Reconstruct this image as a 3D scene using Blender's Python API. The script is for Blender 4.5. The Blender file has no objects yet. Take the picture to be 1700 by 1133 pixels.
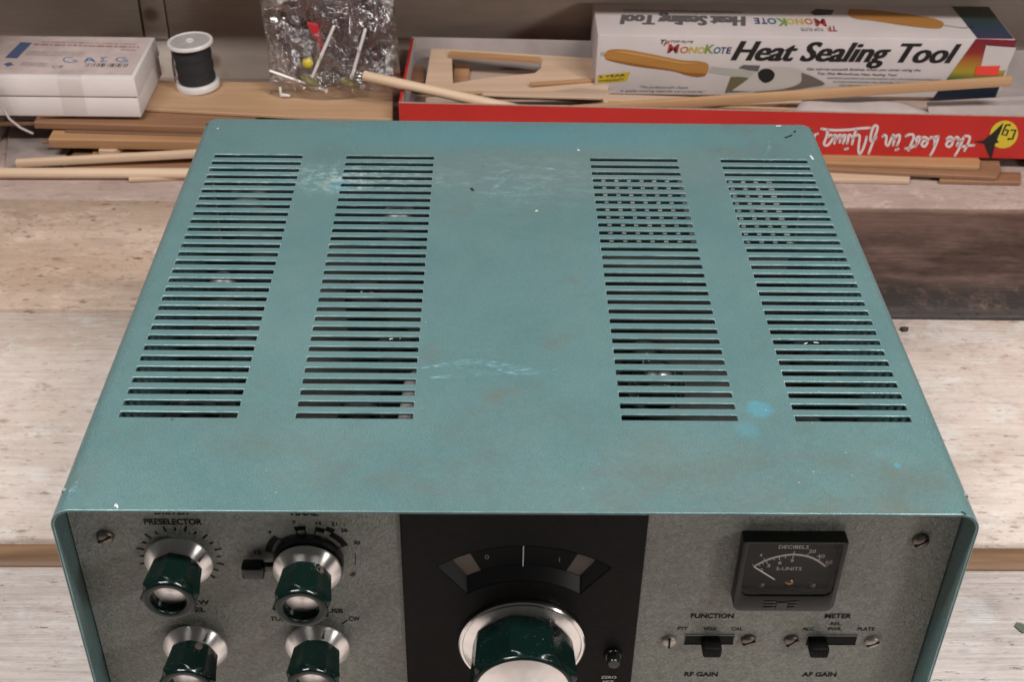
import bpy, bmesh, math, random
from mathutils import Vector, Matrix, noise
random.seed(7)
R = math.radians
SC = bpy.context.scene
C = SC.collection

# ------------------------------------------------------------------ camera, world, lamps, exposure
cam = bpy.data.cameras.new('camera'); CAM = bpy.data.objects.new('camera', cam); C.objects.link(CAM)
CAM.location = (-0.01215, -0.37766, 0.53538)
CAM.rotation_euler = (R(53.50718), R(-0.93959), R(-0.55594))
cam.sensor_width = 36.0; cam.lens = 45.472; cam.clip_start = 0.02; cam.clip_end = 50
cam.dof.use_dof = True; cam.dof.focus_distance = 0.66; cam.dof.aperture_fstop = 24
SC.camera = CAM

world = bpy.data.worlds.new('World'); SC.world = world; world.use_nodes = True
bg = world.node_tree.nodes['Background']
bg.inputs['Color'].default_value = (1.0, 0.93, 0.88, 1); bg.inputs['Strength'].default_value = 0.05

def area(name, loc, target, sx, sy, power, col):
    l = bpy.data.lights.new(name, 'AREA'); l.shape = 'RECTANGLE'; l.size = sx; l.size_y = sy
    l.energy = power; l.color = col
    o = bpy.data.objects.new(name, l); C.objects.link(o); o.location = loc
    o.rotation_euler = (Vector(target) - Vector(loc)).to_track_quat('-Z', 'Y').to_euler()
    return o
area('ceiling_lamp', (0.60, -0.06, 1.05), (0.52, -0.06, 0.0), 0.10, 0.6, 13.0, (1.0, 0.965, 0.935))
area('ceiling_lamp', (-0.55, -0.06, 1.05), (-0.48, -0.06, 0.0), 0.10, 0.6, 12.0, (1.0, 0.965, 0.935))
area('side_light', (1.55, -0.95, 0.85), (0.05, 0.0, 0.1), 0.25, 0.25, 8.5, (1.0, 0.96, 0.92))  # light from the front right, its source unseen

SC.view_settings.view_transform = 'Standard'; SC.view_settings.look = 'None'
SC.view_settings.exposure = 0.0; SC.view_settings.gamma = 1.0
SC.cycles.max_bounces = 8; SC.cycles.transparent_max_bounces = 16
SC.cycles.use_denoising = True

# ------------------------------------------------------------------ helpers: objects
def tag(o, label=None, cat=None, group=None, kind=None):
    if label: o['label'] = label
    if cat: o['category'] = cat
    if group: o['group'] = group
    if kind: o['kind'] = kind
    return o
def empty(name, loc=(0, 0, 0), parent=None):
    o = bpy.data.objects.new(name, None); C.objects.link(o); o.location = loc; o.empty_display_size = 0.02
    if parent: o.parent = parent
    return o
def wloc(o):
    v = Vector((0, 0, 0))
    while o: v = v + o.location; o = o.parent
    return v
def link(name, me, mat=None, parent=None, loc=None, smooth=None):
    """mesh in parent-local coordinates"""
    o = bpy.data.objects.new(name, me); C.objects.link(o)
    if mat:
        for m in (mat if isinstance(mat, (list, tuple)) else [mat]): me.materials.append(m)
    if parent: o.parent = parent
    if loc: o.location = loc
    if smooth is not None: shade(me, smooth)
    return o
def shade(me, ang):
    if ang >= 179:
        for p in me.polygons: p.use_smooth = True
        return
    bm = bmesh.new(); bm.from_mesh(me)
    for e in bm.edges:
        e.smooth = len(e.link_faces) == 2 and e.calc_face_angle(0) < R(ang)
    for f in bm.faces: f.smooth = True
    bm.to_mesh(me); bm.free()
def mesh(name, vs, fs):
    me = bpy.data.meshes.new(name); me.from_pydata([tuple(v) for v in vs], [], fs); me.update(); return me
def obj(name, vs, fs, mat, parent=None, smooth=None):
    """vertices in world coordinates; the parent chain holds translations only"""
    off = wloc(parent) if parent else Vector((0, 0, 0))
    return link(name, mesh(name, [Vector(v) - off for v in vs], fs), mat, parent, None, smooth)
def bevelled(me, w, seg=2):
    bm = bmesh.new(); bm.from_mesh(me)
    bmesh.ops.recalc_face_normals(bm, faces=bm.faces)
    ed = [e for e in bm.edges if len(e.link_faces) == 2 and e.calc_face_angle(0) > R(30)]
    bmesh.ops.bevel(bm, geom=ed, offset=w, segments=seg, profile=0.5, affect='EDGES', clamp_overlap=True)
    bm.to_mesh(me); bm.free()
    return me
def box_me(name, a, b, bev=0.0, seg=2):
    (x0, y0, z0), (x1, y1, z1) = a, b
    vs = [(x0,y0,z0),(x1,y0,z0),(x1,y1,z0),(x0,y1,z0),(x0,y0,z1),(x1,y0,z1),(x1,y1,z1),(x0,y1,z1)]
    fs = [(0,3,2,1),(4,5,6,7),(0,1,5,4),(1,2,6,5),(2,3,7,6),(3,0,4,7)]
    me = mesh(name, vs, fs)
    if bev: bevelled(me, bev, seg)
    return me
def box(name, a, b, mat, parent=None, bev=0.0, seg=2, smooth=None):
    off = wloc(parent) if parent else Vector((0, 0, 0))
    me = box_me(name, Vector(a) - off, Vector(b) - off, bev, seg)
    return link(name, me, mat, parent, None, 40 if (bev and smooth is None) else smooth)
def prism_me(name, poly, z0, z1, holes=(), bev=0.0):
    """flat polygon in xy (with optional holes) given thickness"""
    bm = bmesh.new()
    eds = []
    for ring in [poly] + list(holes):
        vs = [bm.verts.new((p[0], p[1], z1)) for p in ring]
        for i in range(len(vs)): eds.append(bm.edges.new((vs[i], vs[(i+1) % len(vs)])))
    if holes:
        bmesh.ops.triangle_fill(bm, use_beauty=True, edges=eds, normal=(0, 0, 1))
        bmesh.ops.dissolve_limit(bm, angle_limit=0.001, verts=bm.verts, edges=bm.edges)
    else:
        bm.faces.new(list(bm.verts))
    bmesh.ops.recalc_face_normals(bm, faces=bm.faces)
    if bm.faces[:] and bm.faces[:][0].normal.z < 0: bmesh.ops.reverse_faces(bm, faces=bm.faces)
    r = bmesh.ops.extrude_face_region(bm, geom=bm.faces[:])
    for v in [g for g in r['geom'] if isinstance(g, bmesh.types.BMVert)]: v.co.z = z0
    bmesh.ops.recalc_face_normals(bm, faces=bm.faces)
    me = bpy.data.meshes.new(name); bm.to_mesh(me); bm.free()
    if bev: bevelled(me, bev, 1)
    return me
def lathe_me(name, prof, n=64, axis='y', close=True):
    """profile of (radius, height); axis y runs towards -y for positive height"""
    vs = []; fs = []
    for r, h in prof:
        for i in range(n):
            a = 2*math.pi*i/n
            if axis == 'y': vs.append((r*math.sin(a), -h, r*math.cos(a)))
            else: vs.append((r*math.cos(a), r*math.sin(a), h))
    for k in range(len(prof)-1):
        for i in range(n):
            j = (i+1) % n
            fs.append((k*n+i, k*n+j, (k+1)*n+j, (k+1)*n+i))
    if close:
        fs.append(tuple(range(n-1, -1, -1))); fs.append(tuple((len(prof)-1)*n+i for i in range(n)))
    me = mesh(name, vs, fs)
    bm = bmesh.new(); bm.from_mesh(me); bmesh.ops.recalc_face_normals(bm, faces=bm.faces); bm.to_mesh(me); bm.free()
    return me
def tube_me(name, pts, r, n=8, cap=True):
    pts = [Vector(p) for p in pts]; vs = []; fs = []
    rr = r if isinstance(r, (list, tuple)) else [r]*len(pts)
    for k, p in enumerate(pts):
        t = (pts[min(k+1, len(pts)-1)] - pts[max(k-1, 0)]).normalized()
        u = t.orthogonal().normalized() if abs(t.z) > .95 else t.cross(Vector((0,0,1))).normalized()
        w = t.cross(u)
        for i in range(n):
            a = 2*math.pi*i/n; vs.append(p + rr[k]*(math.cos(a)*u + math.sin(a)*w))
    for k in range(len(pts)-1):
        for i in range(n):
            j = (i+1) % n; fs.append((k*n+i, k*n+j, (k+1)*n+j, (k+1)*n+i))
    if cap: fs.append(tuple(range(n-1,-1,-1))); fs.append(tuple((len(pts)-1)*n+i for i in range(n)))
    me = mesh(name, vs, fs)
    bm = bmesh.new(); bm.from_mesh(me); bmesh.ops.recalc_face_normals(bm, faces=bm.faces); bm.to_mesh(me); bm.free()
    return me
def crom(pts, n=6, closed=False):
    P = [Vector((p[0], p[1])) for p in pts]
    if len(P) < 3: return P
    out = []
    for i in range(len(P)-1):
        p0 = P[i-1] if i else P[0]*2-P[1]
        p1, p2 = P[i], P[i+1]
        p3 = P[i+2] if i+2 < len(P) else P[-1]*2-P[-2]
        for k in range(n):
            t = k/n
            out.append(0.5*((2*p1)+(p2-p0)*t+(2*p0-5*p1+4*p2-p3)*t*t+(3*p1-p0-3*p2+p3)*t**3))
    out.append(P[-1]); return out
def ribbon(pts, hw, vs, fs, to3, rnd=True):
    """flat ribbon of half-width hw along 2-D points appended to vs/fs through to3(x, y)"""
    P = [Vector((p[0], p[1])) for p in pts]; b = len(vs)
    hws = hw if isinstance(hw, (list, tuple)) else [hw]*len(P)
    for k, p in enumerate(P):
        t = (P[min(k+1, len(P)-1)] - P[max(k-1, 0)]); t = t.normalized() if t.length > 1e-9 else Vector((1, 0))
        nrm = Vector((-t.y, t.x))*hws[k]
        vs.append(to3(*(p+nrm))); vs.append(to3(*(p-nrm)))
    for k in range(len(P)-1): fs.append((b+2*k, b+2*k+1, b+2*k+3, b+2*k+2))
    if rnd:
        for p, w in ((P[0], hws[0]), (P[-1], hws[-1])):
            c = len(vs)
            for i in range(10): vs.append(to3(p.x+w*math.cos(i*math.pi/5), p.y+w*math.sin(i*math.pi/5)))
            fs.append(tuple(range(c, c+10)))
_txt = {}
def text_me(txt, bold=0.0, shear=0.0):
    """2-D outline mesh of a text, cap height 1, origin at the bbox centre; returns verts, faces, width"""
    key = (txt, bold, shear)
    if key in _txt: return _txt[key]
    def raw(t):
        cu = bpy.data.curves.new('t', 'FONT'); cu.body = t; cu.size = 1.0; cu.shear = shear; cu.offset = bold
        cu.resolution_u = 3
        o = bpy.data.objects.new('t', cu); C.objects.link(o)
        dg = bpy.context.evaluated_depsgraph_get(); dg.update()
        me = bpy.data.meshes.new_from_object(o.evaluated_get(dg))
        bpy.data.objects.remove(o); bpy.data.curves.remove(cu)
        vs = [v.co.copy() for v in me.vertices]; fs = [tuple(p.vertices) for p in me.polygons]
        bpy.data.meshes.remove(me); return vs, fs
    if 'cap' not in _txt:
        v, _ = raw('H'); _txt['cap'] = max(p.y for p in v) - min(p.y for p in v)
    vs, fs = raw(txt); cap = _txt['cap']
    x0 = min(p.x for p in vs); x1 = max(p.x for p in vs)
    vs = [((p.x-(x0+x1)/2)/cap, p.y/cap-0.5) for p in vs]
    _txt[key] = (vs, fs, (x1-x0)/cap); return _txt[key]
def lettering(name, items, mat, parent, to3, bold=0.0, shear=0.0, rot=0.0, heavy=0.0, nrm=(0, -1, 0)):
    """items: (text, cx, cy, width, cap_height[, angle]); each word is a printed part; to3 maps face coordinates to world"""
    for it in items:
        t, cx, cy, w, h = it[:5]; r = it[5] if len(it) > 5 else rot
        vs, fs, tw = text_me(t, bold, shear)
        sx = (w/tw) if w else h
        cr, sr = math.cos(r), math.sin(r)
        V = []; FF = []
        for k, d in enumerate((0,) if not heavy else (0, -heavy, heavy, -heavy*2, heavy*2)):
            b = len(V); n_ = Vector(nrm)*(.00002*k)
            V += [Vector(to3(cx+(x*sx+d*h)*cr-y*h*sr, cy+(x*sx+d*h)*sr+y*h*cr))+n_ for x, y in vs]; FF += [tuple(i+b for i in f) for f in fs]
        o = obj(name, V, FF, mat, parent)
    return o

# ------------------------------------------------------------------ helpers: materials
class NT:
    def __init__(s, name):
        s.m = bpy.data.materials.new(name); s.m.use_nodes = True; s.t = s.m.node_tree; s.n = s.t.nodes; s.l = s.t.links
        s.p = s.n['Principled BSDF']; s.out = s.n['Material Output']; s._c = None
    def coord(s, kind='Object', scale=(1,1,1), loc=(0,0,0), rot=(0,0,0)):
        tc = s.n.new('ShaderNodeTexCoord'); mp = s.n.new('ShaderNodeMapping')
        s.l.new(tc.outputs[kind], mp.inputs[0]); mp.inputs['Scale'].default_value = scale
        mp.inputs['Location'].default_value = loc; mp.inputs['Rotation'].default_value = rot
        return mp.outputs[0]
    def noise(s, vec, scale, detail=4, rough=0.55, dist=0.0, out='Fac'):
        n = s.n.new('ShaderNodeTexNoise'); s.l.new(vec, n.inputs['Vector'])
        n.inputs['Scale'].default_value = scale; n.inputs['Detail'].default_value = detail
        n.inputs['Roughness'].default_value = rough; n.inputs['Distortion'].default_value = dist
        return n.outputs[out]
    def voro(s, vec, scale, feature='F1', out='Distance', rand=1.0):
        n = s.n.new('ShaderNodeTexVoronoi'); n.feature = feature; s.l.new(vec, n.inputs['Vector'])
        n.inputs['Scale'].default_value = scale; n.inputs['Randomness'].default_value = rand; return n.outputs[out]
    def wave(s, vec, scale, dist, detail=2, direction='X', dscale=1.0):
        n = s.n.new('ShaderNodeTexWave'); n.bands_direction = direction; s.l.new(vec, n.inputs['Vector'])
        n.inputs['Scale'].default_value = scale; n.inputs['Distortion'].default_value = dist
        n.inputs['Detail'].default_value = detail; n.inputs['Detail Scale'].default_value = dscale; return n.outputs['Fac']
    def ramp(s, fac, stops, interp='LINEAR'):
        n = s.n.new('ShaderNodeValToRGB'); n.color_ramp.interpolation = interp; e = n.color_ramp.elements
        while len(e) < len(stops): e.new(0.5)
        for el, (p, c) in zip(e, stops):
            el.position = p; el.color = (c, c, c, 1) if isinstance(c, (int, float)) else (*c[:3], 1)
        s.l.new(fac, n.inputs[0]); return n.outputs[0]
    def mr(s, v, a, b, c=0.0, d=1.0, smooth=False):
        n = s.n.new('ShaderNodeMapRange'); n.interpolation_type = 'SMOOTHSTEP' if smooth else 'LINEAR'
        s.l.new(v, n.inputs[0])
        for i, x in zip((1, 2, 3, 4), (a, b, c, d)): n.inputs[i].default_value = x
        return n.outputs[0]
    def math(s, op, a, b=None):
        n = s.n.new('ShaderNodeMath'); n.operation = op
        for i, x in enumerate((a, b)):
            if x is None: continue
            if isinstance(x, (int, float)): n.inputs[i].default_value = x
            else: s.l.new(x, n.inputs[i])
        return n.outputs[0]
    def mix(s, fac, a, b, mode='MIX'):
        n = s.n.new('ShaderNodeMix'); n.data_type = 'RGBA'; n.blend_type = mode
        for sock, x in ((n.inputs[0], fac), (n.inputs[6], a), (n.inputs[7], b)):
            if isinstance(x, (int, float)): sock.default_value = x
            elif isinstance(x, (tuple, list)): sock.default_value = (*x[:3], 1)
            else: s.l.new(x, sock)
        return n.outputs[2]
    def sep(s, vec):
        n = s.n.new('ShaderNodeSeparateXYZ'); s.l.new(vec, n.inputs[0]); return n.outputs
    def length(s, vec):
        n = s.n.new('ShaderNodeVectorMath'); n.operation = 'LENGTH'; s.l.new(vec, n.inputs[0]); return n.outputs['Value']
    def bump(s, h, strength=0.3, dist=0.001, prev=None):
        n = s.n.new('ShaderNodeBump'); n.inputs['Strength'].default_value = strength; n.inputs['Distance'].default_value = dist
        s.l.new(h, n.inputs['Height'])
        if prev is not None: s.l.new(prev, n.inputs['Normal'])
        return n.outputs[0]
    def set(s, **k):
        for key, v in k.items():
            sock = s.p.inputs[key.replace('_', ' ')]
            if hasattr(v, 'links') or hasattr(v, 'is_linked'): s.l.new(v, sock)
            elif isinstance(v, (tuple, list)): sock.default_value = (*v[:3], 1)
            else: sock.default_value = v
        return s.m
def plain(name, col, rough=0.5, metal=0.0, **k):
    t = NT(name); t.set(Base_Color=col, Roughness=rough, Metallic=metal, **k); return t.m
def mottled(name, col, rough=0.6, amt=0.12, scale=60, bump=0.1, bd=0.0005, metal=0.0, bscale=None):
    t = NT(name); v = t.coord()
    n = t.noise(v, scale, 5, .6)
    c = t.mix(1.0, col, t.ramp(n, [(0.25, 1-amt*2), (0.75, 1+amt)]), 'MULTIPLY')
    t.set(Base_Color=c, Roughness=rough, Metallic=metal)
    t.l.new(t.bump(t.noise(v, bscale or scale*6, 4), bump, bd), t.p.inputs['Normal'])
    return t.m
def wood(name, c_light, c_dark, axis='x', scale=1.0, rough=0.65, seed=0.0, strength=1.0, bump=0.25):
    t = NT(name)
    st = {'x': (7, 120, 120), 'y': (120, 7, 120), 'z': (120, 120, 7)}[axis]
    v = t.coord(scale=tuple(a*scale for a in st), loc=(seed, seed*1.7, seed*.6))
    g = t.noise(v, 1.0, 6, .65, 0.4)
    v2 = t.coord(scale=tuple(a*scale*.22 for a in st), loc=(seed*2, seed, 0))
    g2 = t.noise(v2, 1.0, 3, .5, 0.8)
    c = t.mix(t.mr(g, .3, .72), c_dark, c_light)
    c = t.mix(t.mr(g2, .35, .75, 0, .45*strength), c, tuple(x*.72 for x in c_dark))
    t.set(Base_Color=c, Roughness=rough)
    t.l.new(t.bump(g, bump, .0006), t.p.inputs['Normal'])
    return t.m

M = {}
# whitewashed bench timber
def bench_mat(name, base, stain, grain_amt, speck, speck_col, seed, dark=False, nicks=0.3, grey=None, blot=.4):
    t = NT(name); v = t.coord(loc=(seed, seed*.37, 0))
    big = t.noise(t.coord(scale=(5, 11, 11), loc=(seed, seed*2, 0)), 1.0, 8, .68, .7)
    c = t.mix(t.mr(big, .40, .66), base, stain)
    mid = t.noise(t.coord(scale=(30, 52, 52), loc=(seed*3, 1, 0)), 1.0, 8, .74, .4)
    c = t.mix(t.mr(mid, .50, .70, 0, .7), c, grey or tuple(x*.66 for x in base))
    # thicker remains of white paint
    wp = t.noise(t.coord(scale=(26, 46, 46), loc=(seed*4, 2, 0)), 1.0, 8, .76, .5)
    c = t.mix(t.mr(wp, .53, .62, 0, .55), c, tuple(min(.8, x*1.22+.03) for x in base))
    # brown soaked blotches
    bl = t.noise(t.coord(scale=(26, 46, 30), loc=(seed, 7, 0)), 1.0, 7, .7, .6)
    c = t.mix(t.mr(bl, .585, .70, 0, blot), c, (.27, .15, .085))
    g = t.noise(t.coord(scale=(12, 330, 330), loc=(seed, 0, 0)), 1.0, 6, .75, .25)
    c = t.mix(t.mr(g, .42, .72, 0, grain_amt), c, tuple(x*.38 for x in stain))
    # short nicks along the grain and hairline scratches across it
    st = t.noise(t.coord(scale=(70, 260, 260), loc=(0, seed, 0)), 1.0, 4, .7)
    c = t.mix(t.mr(st, .64, .70, 0, nicks), c, (.12, .08, .055))
    sc = t.noise(t.coord(scale=(40, 420, 10), loc=(seed, 3, 0), rot=(0, 0, .45)), 1.0, 3, .6)
    c = t.mix(t.mr(sc, .70, .74, 0, nicks*.8), c, (.17, .12, .09))
    # specks of two sizes, gathered in drifts
    wv = t.n.new('ShaderNodeVectorMath'); wv.operation = 'ADD'
    nz = t.n.new('ShaderNodeTexNoise'); nz.inputs['Scale'].default_value = 160; t.l.new(v, nz.inputs['Vector'])
    sm_ = t.n.new('ShaderNodeVectorMath'); sm_.operation = 'SCALE'; sm_.inputs['Scale'].default_value = .006
    t.l.new(nz.outputs['Color'], sm_.inputs[0]); t.l.new(t.coord(scale=(.8, 1.5, 1), loc=(seed, 0, 0)), wv.inputs[0]); t.l.new(sm_.outputs[0], wv.inputs[1])
    dens = t.mr(t.noise(v, 11, 3), .40, .60)
    for scl, r0, r1, am in ((70, .10, .25, 1.0), (140, .10, .26, .8), (260, .10, .22, .6)):
        vv = t.voro(wv.outputs[0], scl)
        c = t.mix(t.math('MULTIPLY', t.math('MULTIPLY', t.mr(vv, r0, r1, 1, 0), dens), speck*am), c, speck_col)
    v3 = t.voro(wv.outputs[0], 36)
    c = t.mix(t.mr(v3, .04, .08, .8*min(1, speck*1.3), 0), c, (.045, .03, .022))
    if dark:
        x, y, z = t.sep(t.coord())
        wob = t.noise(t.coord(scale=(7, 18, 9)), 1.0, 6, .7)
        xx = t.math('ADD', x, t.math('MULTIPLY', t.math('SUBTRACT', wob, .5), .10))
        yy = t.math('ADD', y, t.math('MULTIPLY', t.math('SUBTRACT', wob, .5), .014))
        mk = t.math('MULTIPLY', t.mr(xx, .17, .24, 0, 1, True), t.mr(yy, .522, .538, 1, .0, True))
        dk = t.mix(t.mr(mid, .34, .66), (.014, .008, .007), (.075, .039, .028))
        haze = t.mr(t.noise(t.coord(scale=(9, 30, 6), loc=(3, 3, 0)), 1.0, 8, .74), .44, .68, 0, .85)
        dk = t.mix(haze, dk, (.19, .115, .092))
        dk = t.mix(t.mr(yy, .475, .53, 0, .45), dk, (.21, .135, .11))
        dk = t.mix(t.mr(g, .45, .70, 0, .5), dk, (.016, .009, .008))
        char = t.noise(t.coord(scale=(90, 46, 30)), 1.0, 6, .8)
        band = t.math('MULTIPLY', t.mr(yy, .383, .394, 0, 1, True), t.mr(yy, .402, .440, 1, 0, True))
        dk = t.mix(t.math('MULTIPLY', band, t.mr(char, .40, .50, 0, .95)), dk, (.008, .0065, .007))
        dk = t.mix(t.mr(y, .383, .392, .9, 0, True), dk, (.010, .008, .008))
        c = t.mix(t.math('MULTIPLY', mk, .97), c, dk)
    t.set(Base_Color=c, Roughness=t.mr(mid, .3, .8, .48, .74))
    b = t.bump(g, .5, .0014); b = t.bump(t.noise(v, 700, 3), .3, .0004, b); b = t.bump(t.mr(st, .6, .72), .6, -.0014, b); b = t.bump(wp, .35, .0012, b)
    t.l.new(b, t.p.inputs['Normal'])
    return t.m
M['bench_front'] = bench_mat('bench_front', (.76, .675, .64), (.60, .51, .465), .48, .25, (.24, .16, .11), 1.3, nicks=.8, grey=(.50, .435, .405), blot=.12)
M['bench_mid'] = bench_mat('bench_mid', (.77, .66, .605), (.60, .475, .40), .26, .42, (.24, .14, .085), 4.1, nicks=.5, grey=(.53, .44, .39), blot=.32)
M['bench_back'] = bench_mat('bench_back', (.60, .46, .37), (.47, .33, .24), .24, .95, (.17, .085, .05), 7.7, dark=True, nicks=.3, blot=.5)
M['bench_rear'] = bench_mat('bench_rear', (.44, .325, .285), (.35, .245, .21), .25, .35, (.18, .10, .065), 9.2, nicks=.25, blot=.45)
M['batten'] = wood('batten', (.36, .21, .115), (.13, .065, .032), 'x', 1.2, .6, 3.0)
def wall_mat():
    t = NT('wall'); v = t.coord()
    n = t.noise(t.coord(scale=(6, 6, 18)), 1.0, 5, .6, .4)
    c = t.mix(t.mr(n, .3, .7), (.42, .355, .305), (.60, .515, .45))
    g = t.noise(t.coord(scale=(8, 8, 200)), 1.0, 4, .6)
    c = t.mix(t.mr(g, .5, .8, 0, .3), c, (.2, .16, .125))
    w = t.voro(v, 22); dens = t.mr(t.noise(v, 7, 2), .4, .55)
    c = t.mix(t.math('MULTIPLY', t.mr(w, .10, .22, .9, 0), dens), c, (.17, .085, .035))
    t.set(Base_Color=c, Roughness=.7); t.l.new(t.bump(g, .3, .001), t.p.inputs['Normal']); return t.m
M['wall'] = wall_mat()
M['ply'] = wood('plywood', (.52, .335, .20), (.40, .235, .13), 'x', .8, .6, 2.0, .5)
M['pine'] = wood('pine', (.50, .29, .145), (.33, .165, .075), 'x', 1.0, .6, 5.0, .7)
M['brownwood'] = wood('brownwood', (.34, .18, .095), (.20, .095, .05), 'x', 1.0, .6, 8.0)
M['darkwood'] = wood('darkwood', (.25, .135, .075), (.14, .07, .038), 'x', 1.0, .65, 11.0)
M['balsa'] = wood('balsa', (.60, .43, .31), (.48, .33, .225), 'x', .7, .7, 13.0, .4)
M['balsa_grey'] = wood('balsa_grey', (.46, .345, .28), (.36, .26, .20), 'x', .7, .7, 17.0, .4)
M['dowel'] = wood('dowel_wood', (.72, .54, .39), (.58, .40, .265), 'x', .8, .55, 19.0, .4)
M['strip'] = wood('strip_wood', (.56, .335, .18), (.43, .235, .12), 'x', 1.0, .6, 23.0, .5)
M['paper'] = mottled('paper', (.42, .355, .335), .8, .06, 40, .1)
M['card_in'] = mottled('card_inside', (.44, .375, .36), .8, .08, 30, .1)
M['card_edge'] = mottled('card_edge', (.36, .28, .23), .85, .15, 200, .2)
M['red'] = mottled('red_card', (.47, .021, .017), .42, .06, 25, .05)
M['white_card'] = mottled('white_card', (.66, .60, .59), .5, .04, 22, .06)
M['heat_card'] = mottled('printed_card', (.56, .495, .485), .5, .05, 22, .06)
M['black_ink'] = plain('black_ink', (.012, .011, .011), .5)
M['floor_card'] = mottled('floor_card', (.30, .245, .225), .8, .12, 40, .1)
M['grey_ink'] = plain('grey_ink', (.10, .09, .09), .6)

# ------------------------------------------------------------------ the setting: bench and wall
bench = empty('workbench', (0, 0, 0)); tag(bench, 'whitewashed timber workbench under the green transceiver', 'workbench', kind='structure')
def plank(y0, y1, z1, mat, seed):
    bm = bmesh.new(); rnd = random.Random(seed)
    nx = 60; prof = [(y0, -.035), (y0, z1-.0018), (y0+.0016, z1), ((y0*2+y1)/3, z1), ((y0+2*y1)/3, z1), (y1-.0016, z1), (y1, z1-.0018), (y1, -.035)]
    rows = []
    for i in range(nx+1):
        x = -.9+1.8*i/nx; wob = .0009*noise.noise((x*9, seed*3.1, 0)); wz = .0005*noise.noise((x*4, seed, 5))
        rows.append([bm.verts.new((x, y+(wob if k in (0,1,2) else (wob*.6 if k in (5,6,7) else 0)), z+(wz if 1 < k < 6 else 0))) for k, (y, z) in enumerate(prof)])
    for i in range(nx):
        for k in range(len(prof)-1): bm.faces.new((rows[i][k], rows[i+1][k], rows[i+1][k+1], rows[i][k+1]))
    bmesh.ops.recalc_face_normals(bm, faces=bm.faces)
    me = bpy.data.meshes.new('plank'); bm.to_mesh(me); bm.free()
    return link('plank', me, mat, bench, None, 50)
plank(-.30, .1318, 0, M['bench_front'], 1)
plank(.1328, .1512, -.0016, M['batten'], 2).name = 'batten'
plank(.1522, .3774, 0, M['bench_mid'], 3)
plank(.3806, .5340, 0, M['bench_back'], 4)
plank(.5360, .775, -.0004, M['bench_rear'], 5)
wall = empty('wall', (0, .765, 0)); tag(wall, kind='structure')
box('board', (-.80, .765, -.03), (-.3365, .785, .30), M['wall'], wall, .0012)
box('board', (-.3345, .762, .0395), (-.3138, .785, .30), M['wall'], wall, .0012)
box('board', (-.3345, .7655, -.03), (-.3138, .785, .0390), M['wall'], wall, .0008)
box('board', (-.3125, .765, -.03), (.80, .785, .30), M['wall'], wall, .0012)
unseen_shelf = box('unseen_shelf', (-.80, .664, .158), (.80, .7645, .176), M['wall'], None, .0015); tag(unseen_shelf, kind='structure')  # unseen board above the view, added to shade the wall and tool box
side = box('side_board', (-.462, .566, 0), (-.4375, .663, .28), M['wall'], None, .0015); tag(side, kind='structure')


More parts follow.
